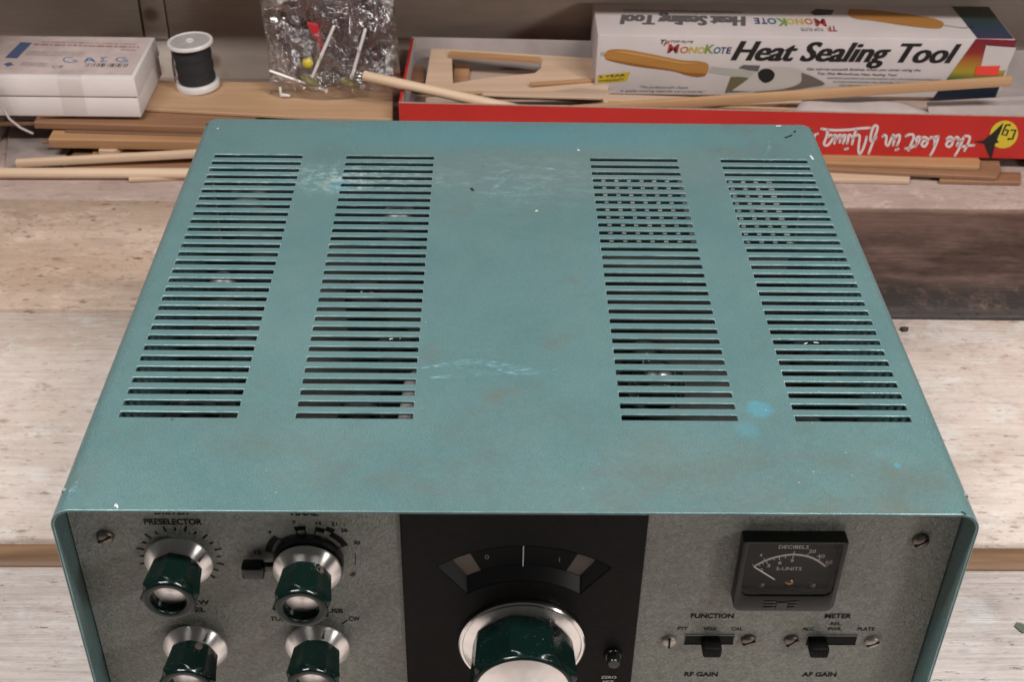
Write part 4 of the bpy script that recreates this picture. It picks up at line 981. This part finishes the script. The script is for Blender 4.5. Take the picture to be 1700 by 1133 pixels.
# ---- red cardboard tray
TA = math.atan2(.598-.612, .445+.089)
tray = empty('red_tray', (-.0895, .612, .0112)); tag(tray, 'long open red cardboard tray with white script lettering, full of wood', 'cardboard tray'); tray.rotation_euler = (0, 0, TA)
TL, TD, TZ, TT = .66, .137, .0393, .0024
def tbox(name, a, b, mats, fm=None):
    me = box_me(name, a, b)
    o = link(name, me, mats, tray)
    if fm:
        for i, k in fm.items(): me.polygons[i].material_index = k
    return o
# faces: 0 bottom, 1 top, 2 front, 3 right, 4 back, 5 left
mats = [M['card_in'], M['red'], M['card_edge']]
tbox('front_wall', (0, 0, 0), (TL, TT, TZ), mats, {2: 1, 1: 2, 5: 1, 0: 1})
tbox('back_wall', (0, TD-TT, 0), (TL, TD, TZ), mats, {4: 1, 1: 0, 5: 1})
tbox('end_wall', (0, TT, 0), (TT, TD-TT, TZ-.0002), mats, {5: 1, 1: 1, 0: 1})
tbox('end_wall', (TL-TT, TT, 0), (TL, TD-TT, TZ-.0002), mats, {3: 1, 1: 2})
tbox('floor', (TT, TT, .0002), (TL-TT, TD-TT, .0018), mats)
# script lettering, upside down as the tray stands, traced as pen strokes
CT, ST = math.cos(TA), math.sin(TA)
A0, A1, A2 = Vector((0.2600,0.6003,0.0607)), Vector((0.4299,0.5985,0.0636)), Vector((0.2727,0.6003,-0.0191))
def script(px, py):
    """strokes drawn on a 1700 x 700 grid that covers the right part of the front wall"""
    x = A0.x+(A1.x-A0.x)*px/1700+(A2.x-A0.x)*py/700; z = A0.z+(A1.z-A0.z)*px/1700+(A2.z-A0.z)*py/700
    return ((x+.0895)/CT, -.0003, z-.0112)
STROKES = [
 [(25,222),(120,232),(250,228),(350,216),(432,210)],
 [(78,228),(66,285),(45,345),(72,358),(102,328),(120,288),(98,270),(78,290)],
 [(118,290),(130,274),(148,276),(142,305),(132,340)], [(142,315),(166,278),(186,272),(186,296),(176,332)],
 [(186,302),(206,276),(224,272),(220,302),(206,338)], [(224,388),(246,382)],
 [(316,228),(300,270),(282,345)], [(292,300),(272,275),(252,272),(250,300),(240,338)],
 [(318,275),(332,268),(346,285),(340,345),(338,405),(352,425),(376,385),(396,325),(404,285)],
 [(425,422),(452,345),(492,225),(488,195),(466,196),(448,235),(436,300),(450,322),(476,300),(484,282)],
 [(540,280),(558,270),(572,286),(568,340),(588,355),(604,318),(622,280)], [(622,280),(628,268),(640,285),(630,352)],
 [(640,300),(660,272),(682,270),(680,310),(664,350)], [(654,392),(674,384)],
 [(735,278),(760,264),(796,266),(798,300),(778,350),(762,394)], [(736,380),(780,372),(818,350)],
 [(818,362),(832,330),(822,300),(836,282),(856,286),(846,318),(834,345)],
 [(866,292),(890,284),(916,296),(916,336),(894,362),(872,346),(884,318),(914,312)],
 [(936,296),(950,284),(968,290),(980,320),(976,345)], [(1010,276),(996,330),(968,400),(950,432)], [(968,288),(990,280),(1010,276)],
 [(1080,296),(1106,280),(1130,296),(1128,338),(1104,362),(1078,346),(1092,318),(1126,310)],
 [(1146,296),(1160,282),(1178,290),(1176,330),(1168,350)], [(1222,276),(1206,330),(1180,395),(1158,434)], [(1176,316),(1190,300),(1206,310)],
 [(1222,276),(1240,272),(1272,280),(1266,320),(1236,394)], [(1206,362),(1260,352),(1312,348)],
]
vs, fs = [], []
for s in STROKES: ribbon(crom(s, 6), 10.5, vs, fs, script)
link('script_lettering', mesh('script_lettering', vs, fs), plain('white_print', (.62, .55, .54), .5), tray)
vs = [script(1557+118*math.cos(i*math.pi/20), 258+114*math.sin(i*math.pi/20)) for i in range(40)]
link('yellow_disc', mesh('yellow_disc', vs, [tuple(range(40))]), plain('yellow_print', (.60, .46, .03), .5), tray)
sc2 = lambda x, y: (script(x, y)[0], -.0005, script(x, y)[2])
vs = [sc2(*p_) for p_ in [(1305,318),(1388,308),(1470,235),(1545,158),(1532,215),(1502,300),(1522,320),(1490,332),(1480,400),(1468,470),(1430,400),(1398,334)]]
link('jet_emblem', mesh('jet_emblem', vs, [tuple(range(len(vs)))]), M['black_ink'], tray)
vs, fs = [], []
for s in ([(1606,178),(1566,180),(1540,258),(1578,262),(1592,222),(1566,220)], [(1612,222),(1652,218),(1632,292),(1590,294)]): ribbon(s, 8, vs, fs, sc2, False)
link('initials', mesh('initials', vs, fs), M['black_ink'], tray)
vs, fs = [], []; ribbon([(1375,560),(1360,470),(1345,300)], 2, [], [], script)
ribbon([(-62,360),(-30,270),(-8,262)], 10, vs, fs, script); link('script_lettering', mesh('script_lettering', vs, fs), bpy.data.materials['white_print'], tray)

# ---- wood inside the tray
GB = 'balsa pieces inside the red tray'
piece('balsa_sheet', [(-.070,.622),(.10,.618),(.42,.612),(.42,.735),(-.070,.735)], .0170, .0080, M['balsa_grey'], 'wide grey-brown balsa sheet covering the floor of the red tray', 'balsa sheet', GB)
sheet3('balsa_sheet', [(-0.0703,0.6752,0.0377), (-0.0673,0.7360,0.0450), (-0.0430,0.7344,0.0448), (0.0943,0.7207,0.0432), (0.0910,0.6668,0.0367), (-0.0414,0.6661,0.0366)], .0024, M['balsa'], 'pale balsa sheet with a large cut-out window, left in the red tray', 'balsa sheet', GB, [(-0.0459,0.6776,0.0380), (-0.0205,0.6860,0.0390), (0.0269,0.6959,0.0402), (0.0331,0.7051,0.0413), (0.0317,0.7173,0.0428), (-0.0483,0.7259,0.0438)])
sheet3('balsa_strip', [(-0.0502,0.7187,0.0464), (0.0320,0.7101,0.0454), (0.0322,0.7173,0.0463), (-0.0504,0.7259,0.0473)], .0026, M['pine'], 'thin orange balsa strip along the back of the cut-out sheet', 'balsa strip', GB)
piece('wood_block', xy((-0.1073,0.6970,0.0270), (-0.0722,0.7004,0.0270), (-0.0735,0.7297,0.0270), (-0.0820,0.7334,0.0270), (-0.0935,0.7201,0.0270)), .0251, .0045, M['brownwood'], 'small brown wood block in the left corner of the red tray', 'wooden block', GB)
piece('balsa_strip', xy((-0.0464,0.6922,0.0300), (-0.0324,0.6950,0.0300), (-0.0321,0.7413,0.0300), (-0.0466,0.7409,0.0300)), .0251, .0035, M['pine'], 'small orange balsa slip seen through the cut-out window', 'balsa strip', GB)
piece('balsa_strip', xy((-0.0491,0.6574,0.0390), (0.0324,0.6605,0.0390), (0.1793,0.6534,0.0390), (0.2677,0.6473,0.0390), (0.2661,0.6391,0.0390), (0.0852,0.6383,0.0390), (0.0844,0.6499,0.0390), (0.0060,0.6528,0.0390)), .0365, .0024, M['balsa'], 'long pale balsa strip with a stepped edge along the tray front', 'balsa strip', GB)
piece('balsa_strip', xy((0.0212,0.6301,0.0400), (0.2319,0.6236,0.0400), (0.2458,0.6377,0.0400), (0.0864,0.6409,0.0400), (0.0059,0.6413,0.0400)), .0335, .0026, M['dowel'], 'whitish balsa strip lying just behind the front wall of the tray', 'balsa strip', GB)
piece('balsa_scrap', xy((0.0159,0.6794,0.0350), (0.0362,0.6961,0.0350), (0.0579,0.6954,0.0350), (0.0566,0.6805,0.0350), (0.0329,0.6750,0.0350)), .0332, .0030, M['brownwood'], 'broken brown balsa scrap next to the tool box corner', 'balsa scrap', GB)
stick('black_rod', (0.0550,0.6943,0.0372), (0.0797,0.7000,0.0372), .0034, .0034, M['black_matte'], 'short black rod poking out beside the white tool box', 'rod')
piece('balsa_strip', [(-.075,.617),(-.02,.6165),(.04,.6150),(.04,.621),(-.075,.625)], .0252, .0100, M['balsa_grey'], 'grey balsa strip on edge in the left front corner of the tray', 'balsa strip', GB)
def paper():
    vs, fs = [], []; n = 12; m = 5
    a, b, c_, d = [Vector(p) for p in ((0.2441,0.6147,0.0440), (0.3618,0.6181,0.0420), (0.3303,0.6473,0.0420), (0.2635,0.6442,0.0450))]
    for i in range(n+1):
        for j in range(m+1):
            u, w = i/n, j/m; p = (a*(1-u)+b*u)*(1-w)+(d*(1-u)+c_*u)*w
            p.z += .0035*math.sin(math.pi*w)*(1-.5*u)+.0012*math.sin(u*7+w*3); vs.append(p-a)
    for i in range(n):
        for j in range(m): k = i*(m+1)+j; fs.append((k, k+m+1, k+m+2, k+1))
    o = link('paper_sheet', mesh('paper_sheet', vs, fs), M['paper'], None, a, 179); s = o.modifiers.new('t', 'SOLIDIFY'); s.thickness = .0004
    tag(o, 'curled sheet of whitish paper tucked behind the tray front', 'paper')
paper()
piece('card_sheet', [(.36,.606),(.555,.602),(.56,.665),(.46,.668),(.37,.655)], .0345, .0018, M['card_in'], 'pale card sheet at the right end of the red tray', 'card', None, (), 0)
stick('balsa_sliver', (-0.0773,0.6463,0.0400), (-0.0202,0.6548,0.0400), .0030, .0016, M['pine'], 'short orange sliver lying across the tray near its left end', 'sliver')
stick('balsa_sliver', (0.0883,0.6335,0.0425), (0.2420,0.6245,0.0425), .0034, .0018, M['strip'], 'thin orange sliver just behind the tray front, under the long strip', 'sliver')
stick('balsa_sliver', (0.1285,0.6232,0.0435), (0.2100,0.6183,0.0435), .0026, .0016, M['darkwood'], 'thin dark sliver just behind the middle of the tray front', 'sliver')
stick('balsa_sliver', (0.0221,0.6727,0.0400), (0.0785,0.6827,0.0400), .0034, .0030, M['pine'], 'ragged orange sliver pointing at the tool box corner', 'sliver')
piece('veneer_scrap', xy((0.0351,0.6620,0.0395), (0.0849,0.6572,0.0395), (0.1013,0.6660,0.0395), (0.0645,0.6712,0.0395)), .0372, .0010, M['balsa_grey'], 'grey veneer scrap in front of the tool box corner', 'veneer scrap')
# ---- rods across the tray
stick('round_rod', (-0.1213,0.6400,0.0621), (0.0209,0.6180,0.0404), .0088, 0, M['dowel'], 'pale round rod reaching from the tray front into the bag', 'rod', round_=True)
stick('wood_strip', (0.0339,0.6220,0.0385), (0.4295,0.6340,0.0664), .0045, .0082, M['strip'], 'long orange wood strip slanting across the white tool box', 'stick')

# ---- white tool box
HX0, HX1, HY0, HY1, HZ0, HZ1 = .0795, .4425, .6755, .7500, .0300, .0858
hb = empty('tool_box', ((HX0+HX1)/2, (HY0+HY1)/2, HZ0)); tag(hb, 'white printed cardboard box of a heat sealing tool in the tray', 'cardboard box')
box('carton', (HX0, HY0, HZ0), (HX1, HY1, HZ1), M['heat_card'], hb, .0012, 2)
piece('wood_block', [(.09,.682),(.43,.680),(.43,.742),(.09,.742)], .0251, .0048, M['balsa_grey'], 'grey balsa slab hidden under the white tool box', 'wooden block')
ff = lambda dy=.0003: (lambda x, z: (x, HY0-dy, z))
tf = lambda dz=.0003: (lambda x, y: (x, y, HZ1+dz))
def F(p): return (p[0], p[2])
def fbox(pl, pr, pt, pb): return None
def ftext(name, txt, L, Rr, base, cap, mat, bold=.02, shear=0.0, lay=.0003, heavy=0.0):
    """L, Rr: left and right ends on the baseline; cap: a point at cap height"""
    L, Rr, cap = Vector(L), Vector(Rr), Vector(cap)
    h = cap.z-L.z; ang = math.atan2(Rr.z-L.z, Rr.x-L.x)
    return lettering(name, [(txt, (L.x+Rr.x)/2, (L.z+Rr.z)/2+h/2, (Rr-L).length, h, ang)], mat, hb, ff(lay), bold, shear, 0.0, heavy)
ftext('title', 'Heat Sealing Tool', (0.1975,0.6755,0.0642), (0.3957,0.6755,0.0637), 0, (0.1952,0.6755,0.0831), M['black_ink'], .012, .38, .0003, .024)
rain = [((.30,.03,.03),'M'), ((.42,.16,.03),'O'), ((.50,.33,.03),'N'), ((.45,.40,.05),'O'), ((.16,.26,.05),'K'), ((.03,.12,.17),'O'), ((.03,.06,.17),'T'), ((.02,.03,.12),'E')]
pos = [(1107,1127,72), (1128,1143,76), (1143,1157,76), (1157,1170,76), (1169,1185,73), (1184,1196,77), (1196,1205,77), (1205,1214,77)]
B0, B1 = Vector((0.1405,0.6755,0.0702)), Vector((0.1967,0.6755,0.0703)); C76 = Vector((0.1399,0.6755,0.0763)).z-B0.z; C72 = Vector((0.1397,0.6755,0.0786)).z-B0.z
MR = [plain('logo_ink', c, .5) for c, _ in rain]
for (c, ch), (u0, u1, top), m in zip(rain, pos, MR):
    xa = B0.x+(B1.x-B0.x)*(u0-1107)/107; xb = B0.x+(B1.x-B0.x)*(u1-1107)/107; h = C72 if top < 75 else C76
    lettering('logo_letter', [(ch, (xa+xb)/2, B0.z+h/2, (xb-xa)*.98, h)], m, hb, ff(), .03, .12)
ftext('maker_name', 'TOP FLITE', (0.1428,0.6755,0.0797), (0.1627,0.6755,0.0794), 0, (0.1426,0.6755,0.0819), M['black_ink'], .01, .25)
ftext('maker_mark', 'T', (0.1340,0.6755,0.0785), (0.1392,0.6755,0.0786), 0, (0.1337,0.6755,0.0824), M['black_ink'], .03, .3)
ftext('maker_mark', 'F', (0.1367,0.6755,0.0769), (0.1425,0.6755,0.0769), 0, (0.1364,0.6755,0.0813), MR[0], .03, .3)
def fpoly(name, ps, mat, lay=.0003): return obj(name, [(p[0], HY0-lay, p[2]) for p in ps], [tuple(range(len(ps)))], mat, hb)
def fsmooth(name, ps, mat, lay=.0003):
    c = crom([F(p) for p in ps]+[F(ps[0])], 4)[:-1]
    return obj(name, [(p.x, HY0-lay, p.y) for p in c], [tuple(range(len(c)))], mat, hb)
M['handle_print'] = wood('handle_print', (.45, .22, .055), (.36, .155, .035), 'x', .6, .5, 3)
fsmooth('handle_picture', [(0.0860,0.6755,0.0679), (0.0905,0.6755,0.0724), (0.1051,0.6755,0.0726), (0.1291,0.6755,0.0684), (0.1532,0.6755,0.0636), (0.1691,0.6755,0.0627), (0.1779,0.6755,0.0594), (0.1768,0.6755,0.0497), (0.1706,0.6755,0.0479), (0.1598,0.6755,0.0495), (0.1462,0.6755,0.0533), (0.1168,0.6755,0.0570), (0.0954,0.6755,0.0612), (0.0878,0.6755,0.0634)], M['handle_print'])
M['handle_dark'] = plain('handle_shade_print', (.24, .09, .02), .5); M['handle_light'] = plain('handle_light_print', (.52, .29, .10), .5)
fsmooth('handle_shading', [(0.0878,0.6755,0.0640), (0.1059,0.6755,0.0608), (0.1380,0.6755,0.0561), (0.1596,0.6755,0.0518), (0.1762,0.6755,0.0508), (0.1706,0.6755,0.0479), (0.1598,0.6755,0.0495), (0.1462,0.6755,0.0533), (0.1168,0.6755,0.0570), (0.0954,0.6755,0.0612)], M['handle_dark'], .0005)
fsmooth('handle_highlight', [(0.0927,0.6755,0.0708), (0.1052,0.6755,0.0709), (0.1292,0.6755,0.0667), (0.1533,0.6755,0.0619), (0.1693,0.6755,0.0610), (0.1535,0.6755,0.0605), (0.1293,0.6755,0.0650), (0.1053,0.6755,0.0692)], M['handle_light'], .0005)
M['metal_print'] = plain('metal_print', (.36, .34, .31), .5)
fpoly('tang_picture', [(0.0827,0.6755,0.0701), (0.0864,0.6755,0.0701), (0.0866,0.6755,0.0668), (0.0829,0.6755,0.0667)], M['metal_print'])
fpoly('shaft_picture', [(0.1802,0.6755,0.0577), (0.2221,0.6755,0.0537), (0.2187,0.6755,0.0468), (0.1787,0.6755,0.0520)], M['metal_print'])
fpoly('shadow_picture', [(0.1988,0.6755,0.0482), (0.2249,0.6755,0.0480), (0.2267,0.6755,0.0347), (0.1953,0.6755,0.0326)], plain('olive_print', (.12, .10, .05), .5), .0002)
fsmooth('shoe_picture', [(0.2014,0.6755,0.0350), (0.2135,0.6755,0.0456), (0.2239,0.6755,0.0560), (0.2437,0.6755,0.0585), (0.2629,0.6755,0.0542), (0.2825,0.6755,0.0418), (0.2627,0.6755,0.0380), (0.2364,0.6755,0.0342)], plain('shoe_print', (.44, .40, .37), .5), .0004)
fsmooth('shoe_edge_picture', [(0.2605,0.6755,0.0530), (0.2717,0.6755,0.0491), (0.2829,0.6755,0.0423), (0.2680,0.6755,0.0387), (0.2418,0.6755,0.0343), (0.2203,0.6755,0.0341), (0.2467,0.6755,0.0373), (0.2608,0.6755,0.0432)], plain('shoe_edge_print', (.13, .105, .09), .5), .0005)
fsmooth('thermostat_picture', [(0.2222,0.6755,0.0525), (0.2260,0.6755,0.0560), (0.2324,0.6755,0.0561), (0.2372,0.6755,0.0516), (0.2359,0.6755,0.0458), (0.2299,0.6755,0.0429), (0.2240,0.6755,0.0468)], M['black_ink'], .0006)
fpoly('bracket_picture', [(0.2047,0.6755,0.0569), (0.2086,0.6755,0.0598), (0.2234,0.6755,0.0594), (0.2221,0.6755,0.0537)], M['grey_ink'], .0006)
M['yellow_tab'] = plain('yellow_tab', (.48, .34, .02), .5)
fpoly('warranty_tab', [(0.0813,0.6755,0.0400), (0.0813,0.6755,0.0480), (0.1097,0.6755,0.0518), (0.1072,0.6755,0.0431)], M['yellow_tab'])
ftext('warranty_text', '2 YEAR', (0.0825,0.6755,0.0457), (0.1058,0.6755,0.0477), 0, (0.0824,0.6755,0.0483), M['black_ink'], .01, 0, .0005)
ftext('warranty_text', 'WARRANTY', (0.0822,0.6755,0.0417), (0.1050,0.6755,0.0437), 0, (0.0821,0.6755,0.0440), M['black_ink'], .01, 0, .0005)
ftext('slogan', '"The professional\'s choice', (0.1194,0.6755,0.0364), (0.1622,0.6755,0.0363), 0, (0.1192,0.6755,0.0390), M['grey_ink'], 0, .3)
ftext('slogan', 'in quality covering materials and accessories."', (0.1025,0.6755,0.0327), (0.1786,0.6755,0.0327), 0, (0.1024,0.6755,0.0353), M['grey_ink'], 0, .3)
ftext('blurb', 'Get mirror-smooth finishes when you cover using the', (0.2649,0.6755,0.0553), (0.3655,0.6755,0.0554), 0, (0.2645,0.6755,0.0579), M['black_ink'], .008, .3)
ftext('blurb', 'Top Flite MonoKote Heat Sealing Tool', (0.2751,0.6755,0.0514), (0.3457,0.6755,0.0506), 0, (0.2747,0.6755,0.0537), M['black_ink'], .008, .3)
vs, fs = [], []
for k in range(3):
    a, b = Vector((0.2847,0.6755,0.0481)), Vector((0.3843,0.6755,0.0476)); t = 0
    while t < 1:
        e = min(1, t+rw.uniform(.02, .06)); p_, q_ = a+(b-a)*t, a+(b-a)*e
        ribbon([(p_.x+k*.006, p_.z-k*.0034), (q_.x+k*.006, q_.z-k*.0034)], .0007, vs, fs, ff()); t = e+.012
obj('small_print', vs, fs, plain('pale_print', (.36, .33, .32), .6), hb)
def rainbow():
    t = NT('rainbow_print'); x, y, z = t.sep(t.coord())
    c = t.ramp(t.mr(z, 0, .0558), [(0.0, (.012, .016, .028)), (.22, (.012, .02, .035)), (.34, (.08, .12, .03)), (.46, (.34, .25, .02)), (.62, (.34, .13, .02)), (.78, (.24, .022, .02)), (1.0, (.15, .010, .022))])
    t.set(Base_Color=c, Roughness=.4); return t.m
fpoly('rainbow_panel', [(0.3813,0.6755,0.0283), (0.4075,0.6755,0.0863), (0.4434,0.6755,0.0856), (0.4374,0.6755,0.0272)], rainbow())
def tpoly(name, ps, mat, lay=.0003): return obj(name, [(p[0], p[1], HZ1+lay) for p in ps], [tuple(range(len(ps)))], mat, hb)
pr, pl_ = (0.4095,0.6818,0.0858)[0], (0.4453,0.6815,0.0858)[0]
def topblue():
    t = NT('blue_top_print'); x, y, z = t.sep(t.coord())
    c = t.ramp(t.mr(y, -.037, .037), [(0.0, (.13, .012, .022)), (.05, (.045, .035, .075)), (.25, (.022, .04, .075)), (.6, (.015, .035, .03)), (1.0, (.02, .03, .015))])
    t.set(Base_Color=c, Roughness=.4); return t.m
obj('rainbow_top', [(pr, HY0+.0012, HZ1+.0003), (HX1-.0012, HY0+.0012, HZ1+.0003), (HX1-.0012, HY1-.001, HZ1+.0003), (pr-.002, HY1-.001, HZ1+.0003)], [(0,1,2,3)], topblue(), hb)
fsmooth('price_sticker', [(0.4178,0.6755,0.0554), (0.4177,0.6755,0.0786), (0.4194,0.6755,0.0803), (0.4430,0.6755,0.0789), (0.4443,0.6755,0.0778), (0.4413,0.6755,0.0597), (0.4398,0.6755,0.0574)], M['heat_card'], .0006)
M['neon'] = plain('neon_sticker', (.75, .055, .035), .5)
fpoly('neon_sticker', [(0.4137,0.6755,0.0525), (0.4138,0.6755,0.0611), (0.4344,0.6755,0.0619), (0.4345,0.6755,0.0528)], M['neon'], .0009)
# the same print upside down on the lid
def ttext(name, txt, L, Rr, cap, mat, bold=.02, shear=0.0, heavy=0.0):
    L, Rr, cap = Vector(L), Vector(Rr), Vector(cap); h = abs(cap.y-L.y); ang = math.atan2(Rr.y-L.y, Rr.x-L.x)
    return lettering(name, [(txt, (L.x+Rr.x)/2, (L.y+Rr.y)/2-h/2, (Rr-L).length, h, ang)], mat, hb, tf(), bold, shear, 0.0, heavy, (0, 0, 1))
ttext('lid_title', 'Heat Sealing Tool', (0.2131,0.7192,0.0861), (0.1013,0.7199,0.0861), (0.0996,0.6970,0.0861), M['grey_ink'], .012, .30, .024)
pos2 = [(1369,1348,44), (1347,1333,41), (1332,1318,41), (1317,1303,41), (1304,1287,44), (1287,1272,41), (1271,1261,41), (1260,1250,41)]
TB = Vector((0.2471,0.7161,0.0861)); T41 = TB.y-Vector((0.2446,0.7026,0.0861)).y; T44 = TB.y-Vector((0.2439,0.6986,0.0861)).y
kx = (Vector((0.2844,0.7173,0.0861)).x-Vector((0.2200,0.7153,0.0861)).x)/119; x0_ = Vector((0.2200,0.7153,0.0861)).x
for (c, ch), (u0, u1, tp), m in zip(rain, pos2, MR):
    xa = x0_+(u1-1250)*kx; xb = x0_+(u0-1250)*kx; h = T44 if tp > 42 else T41
    lettering('lid_logo_letter', [(ch, (xa+xb)/2, TB.y-h/2, (xb-xa)*.98, h, math.pi)], m, hb, tf(), .03, .12)
ttext('lid_maker_name', 'TOP FLITE', (0.2784,0.6956,0.0861), (0.2581,0.6950,0.0861), (0.2771,0.6890,0.0861), M['grey_ink'], .01, .25)
ttext('lid_maker_mark', 'TF', (0.2900,0.6999,0.0861), (0.2814,0.6997,0.0861), (0.2874,0.6880,0.0861), MR[0], .03, .3)
ttext('lid_blurb', 'Professional quality tool for applying iron-on covering materials', (0.2118,0.7316,0.0861), (0.1055,0.7325,0.0861), (0.1051,0.7262,0.0861), M['grey_ink'], 0, .2)
c = crom([xy(p)[0] for p in ((0.3116,0.7402,0.0861), (0.3382,0.7368,0.0861), (0.3735,0.7254,0.0861), (0.3880,0.7149,0.0861), (0.3871,0.7041,0.0861), (0.3794,0.6972,0.0861), (0.3566,0.7019,0.0861), (0.3272,0.7131,0.0861), (0.3111,0.7181,0.0861), (0.3080,0.7290,0.0861), (0.3116,0.7402,0.0861))], 4)[:-1]
obj('lid_handle_picture', [(p.x, p.y, HZ1+.0003) for p in c], [tuple(range(len(c)))], M['handle_print'], hb)
vs, fs = [], []; ribbon(xy((0.3875,0.7055,0.0861), (0.4040,0.6993,0.0861)), .0016, vs, fs, tf(), False); obj('lid_shaft_picture', vs, fs, M['metal_print'], hb)
vs, fs = [], []; ribbon(xy((0.4040,0.6993,0.0861), (0.4149,0.7036,0.0861)), .0006, vs, fs, tf(), False); obj('lid_tip_picture', vs, fs, M['grey_ink'], hb)
c = [xy(p)[0] for p in ((0.2741,0.7307,0.0861), (0.2813,0.7393,0.0861), (0.2972,0.7370,0.0861), (0.2921,0.7257,0.0861), (0.2766,0.7239,0.0861))]
obj('lid_foot_picture', [(p[0], p[1], HZ1+.0003) for p in c], [tuple(range(len(c)))], plain('dark_green_print', (.05, .055, .045), .5), hb)

# ---- loose wire at the left
o = link('loose_wire', tube_me('loose_wire', [(-0.4217,0.6070,0.0711), (-0.4194,0.6060,0.0489), (-0.4132,0.6030,0.0362), (-0.4039,0.5980,0.0310), (-0.3929,0.5940,0.0277)], .0011, 8), plain('grey_wire', (.40, .34, .34), .5), None, None, 179); tag(o, 'thin grey wire hanging over the corner of the white box', 'wire')
# ---- paint flecks and crumbs on the bench
o = link('paint_fleck', prism_me('paint_fleck', [(-.0030,.0010),(-.0012,.0034),(.0022,.0026),(.0030,-.0004),(.0012,-.0022),(.0006,-.0040),(-.0010,-.0030),(-.0020,-.0010)], 0, .0004), plain('green_fleck', (.10, .13, .10), .6), None, Vector((0.2755,0.0885,0.0004))); tag(o, 'dark green paint fleck on the near plank at right', 'paint fleck')
o = link('crumb', prism_me('crumb', [(-.003,.001),(0,.002),(.0035,.001),(.003,-.001),(-.001,-.002)], 0, .0025, (), .0004), plain('dark_crumb', (.05, .04, .03), .8), None, Vector((0.2817,0.3618,0.0002))); tag(o, 'small dark crumb on the bench right of the cabinet', 'crumb')
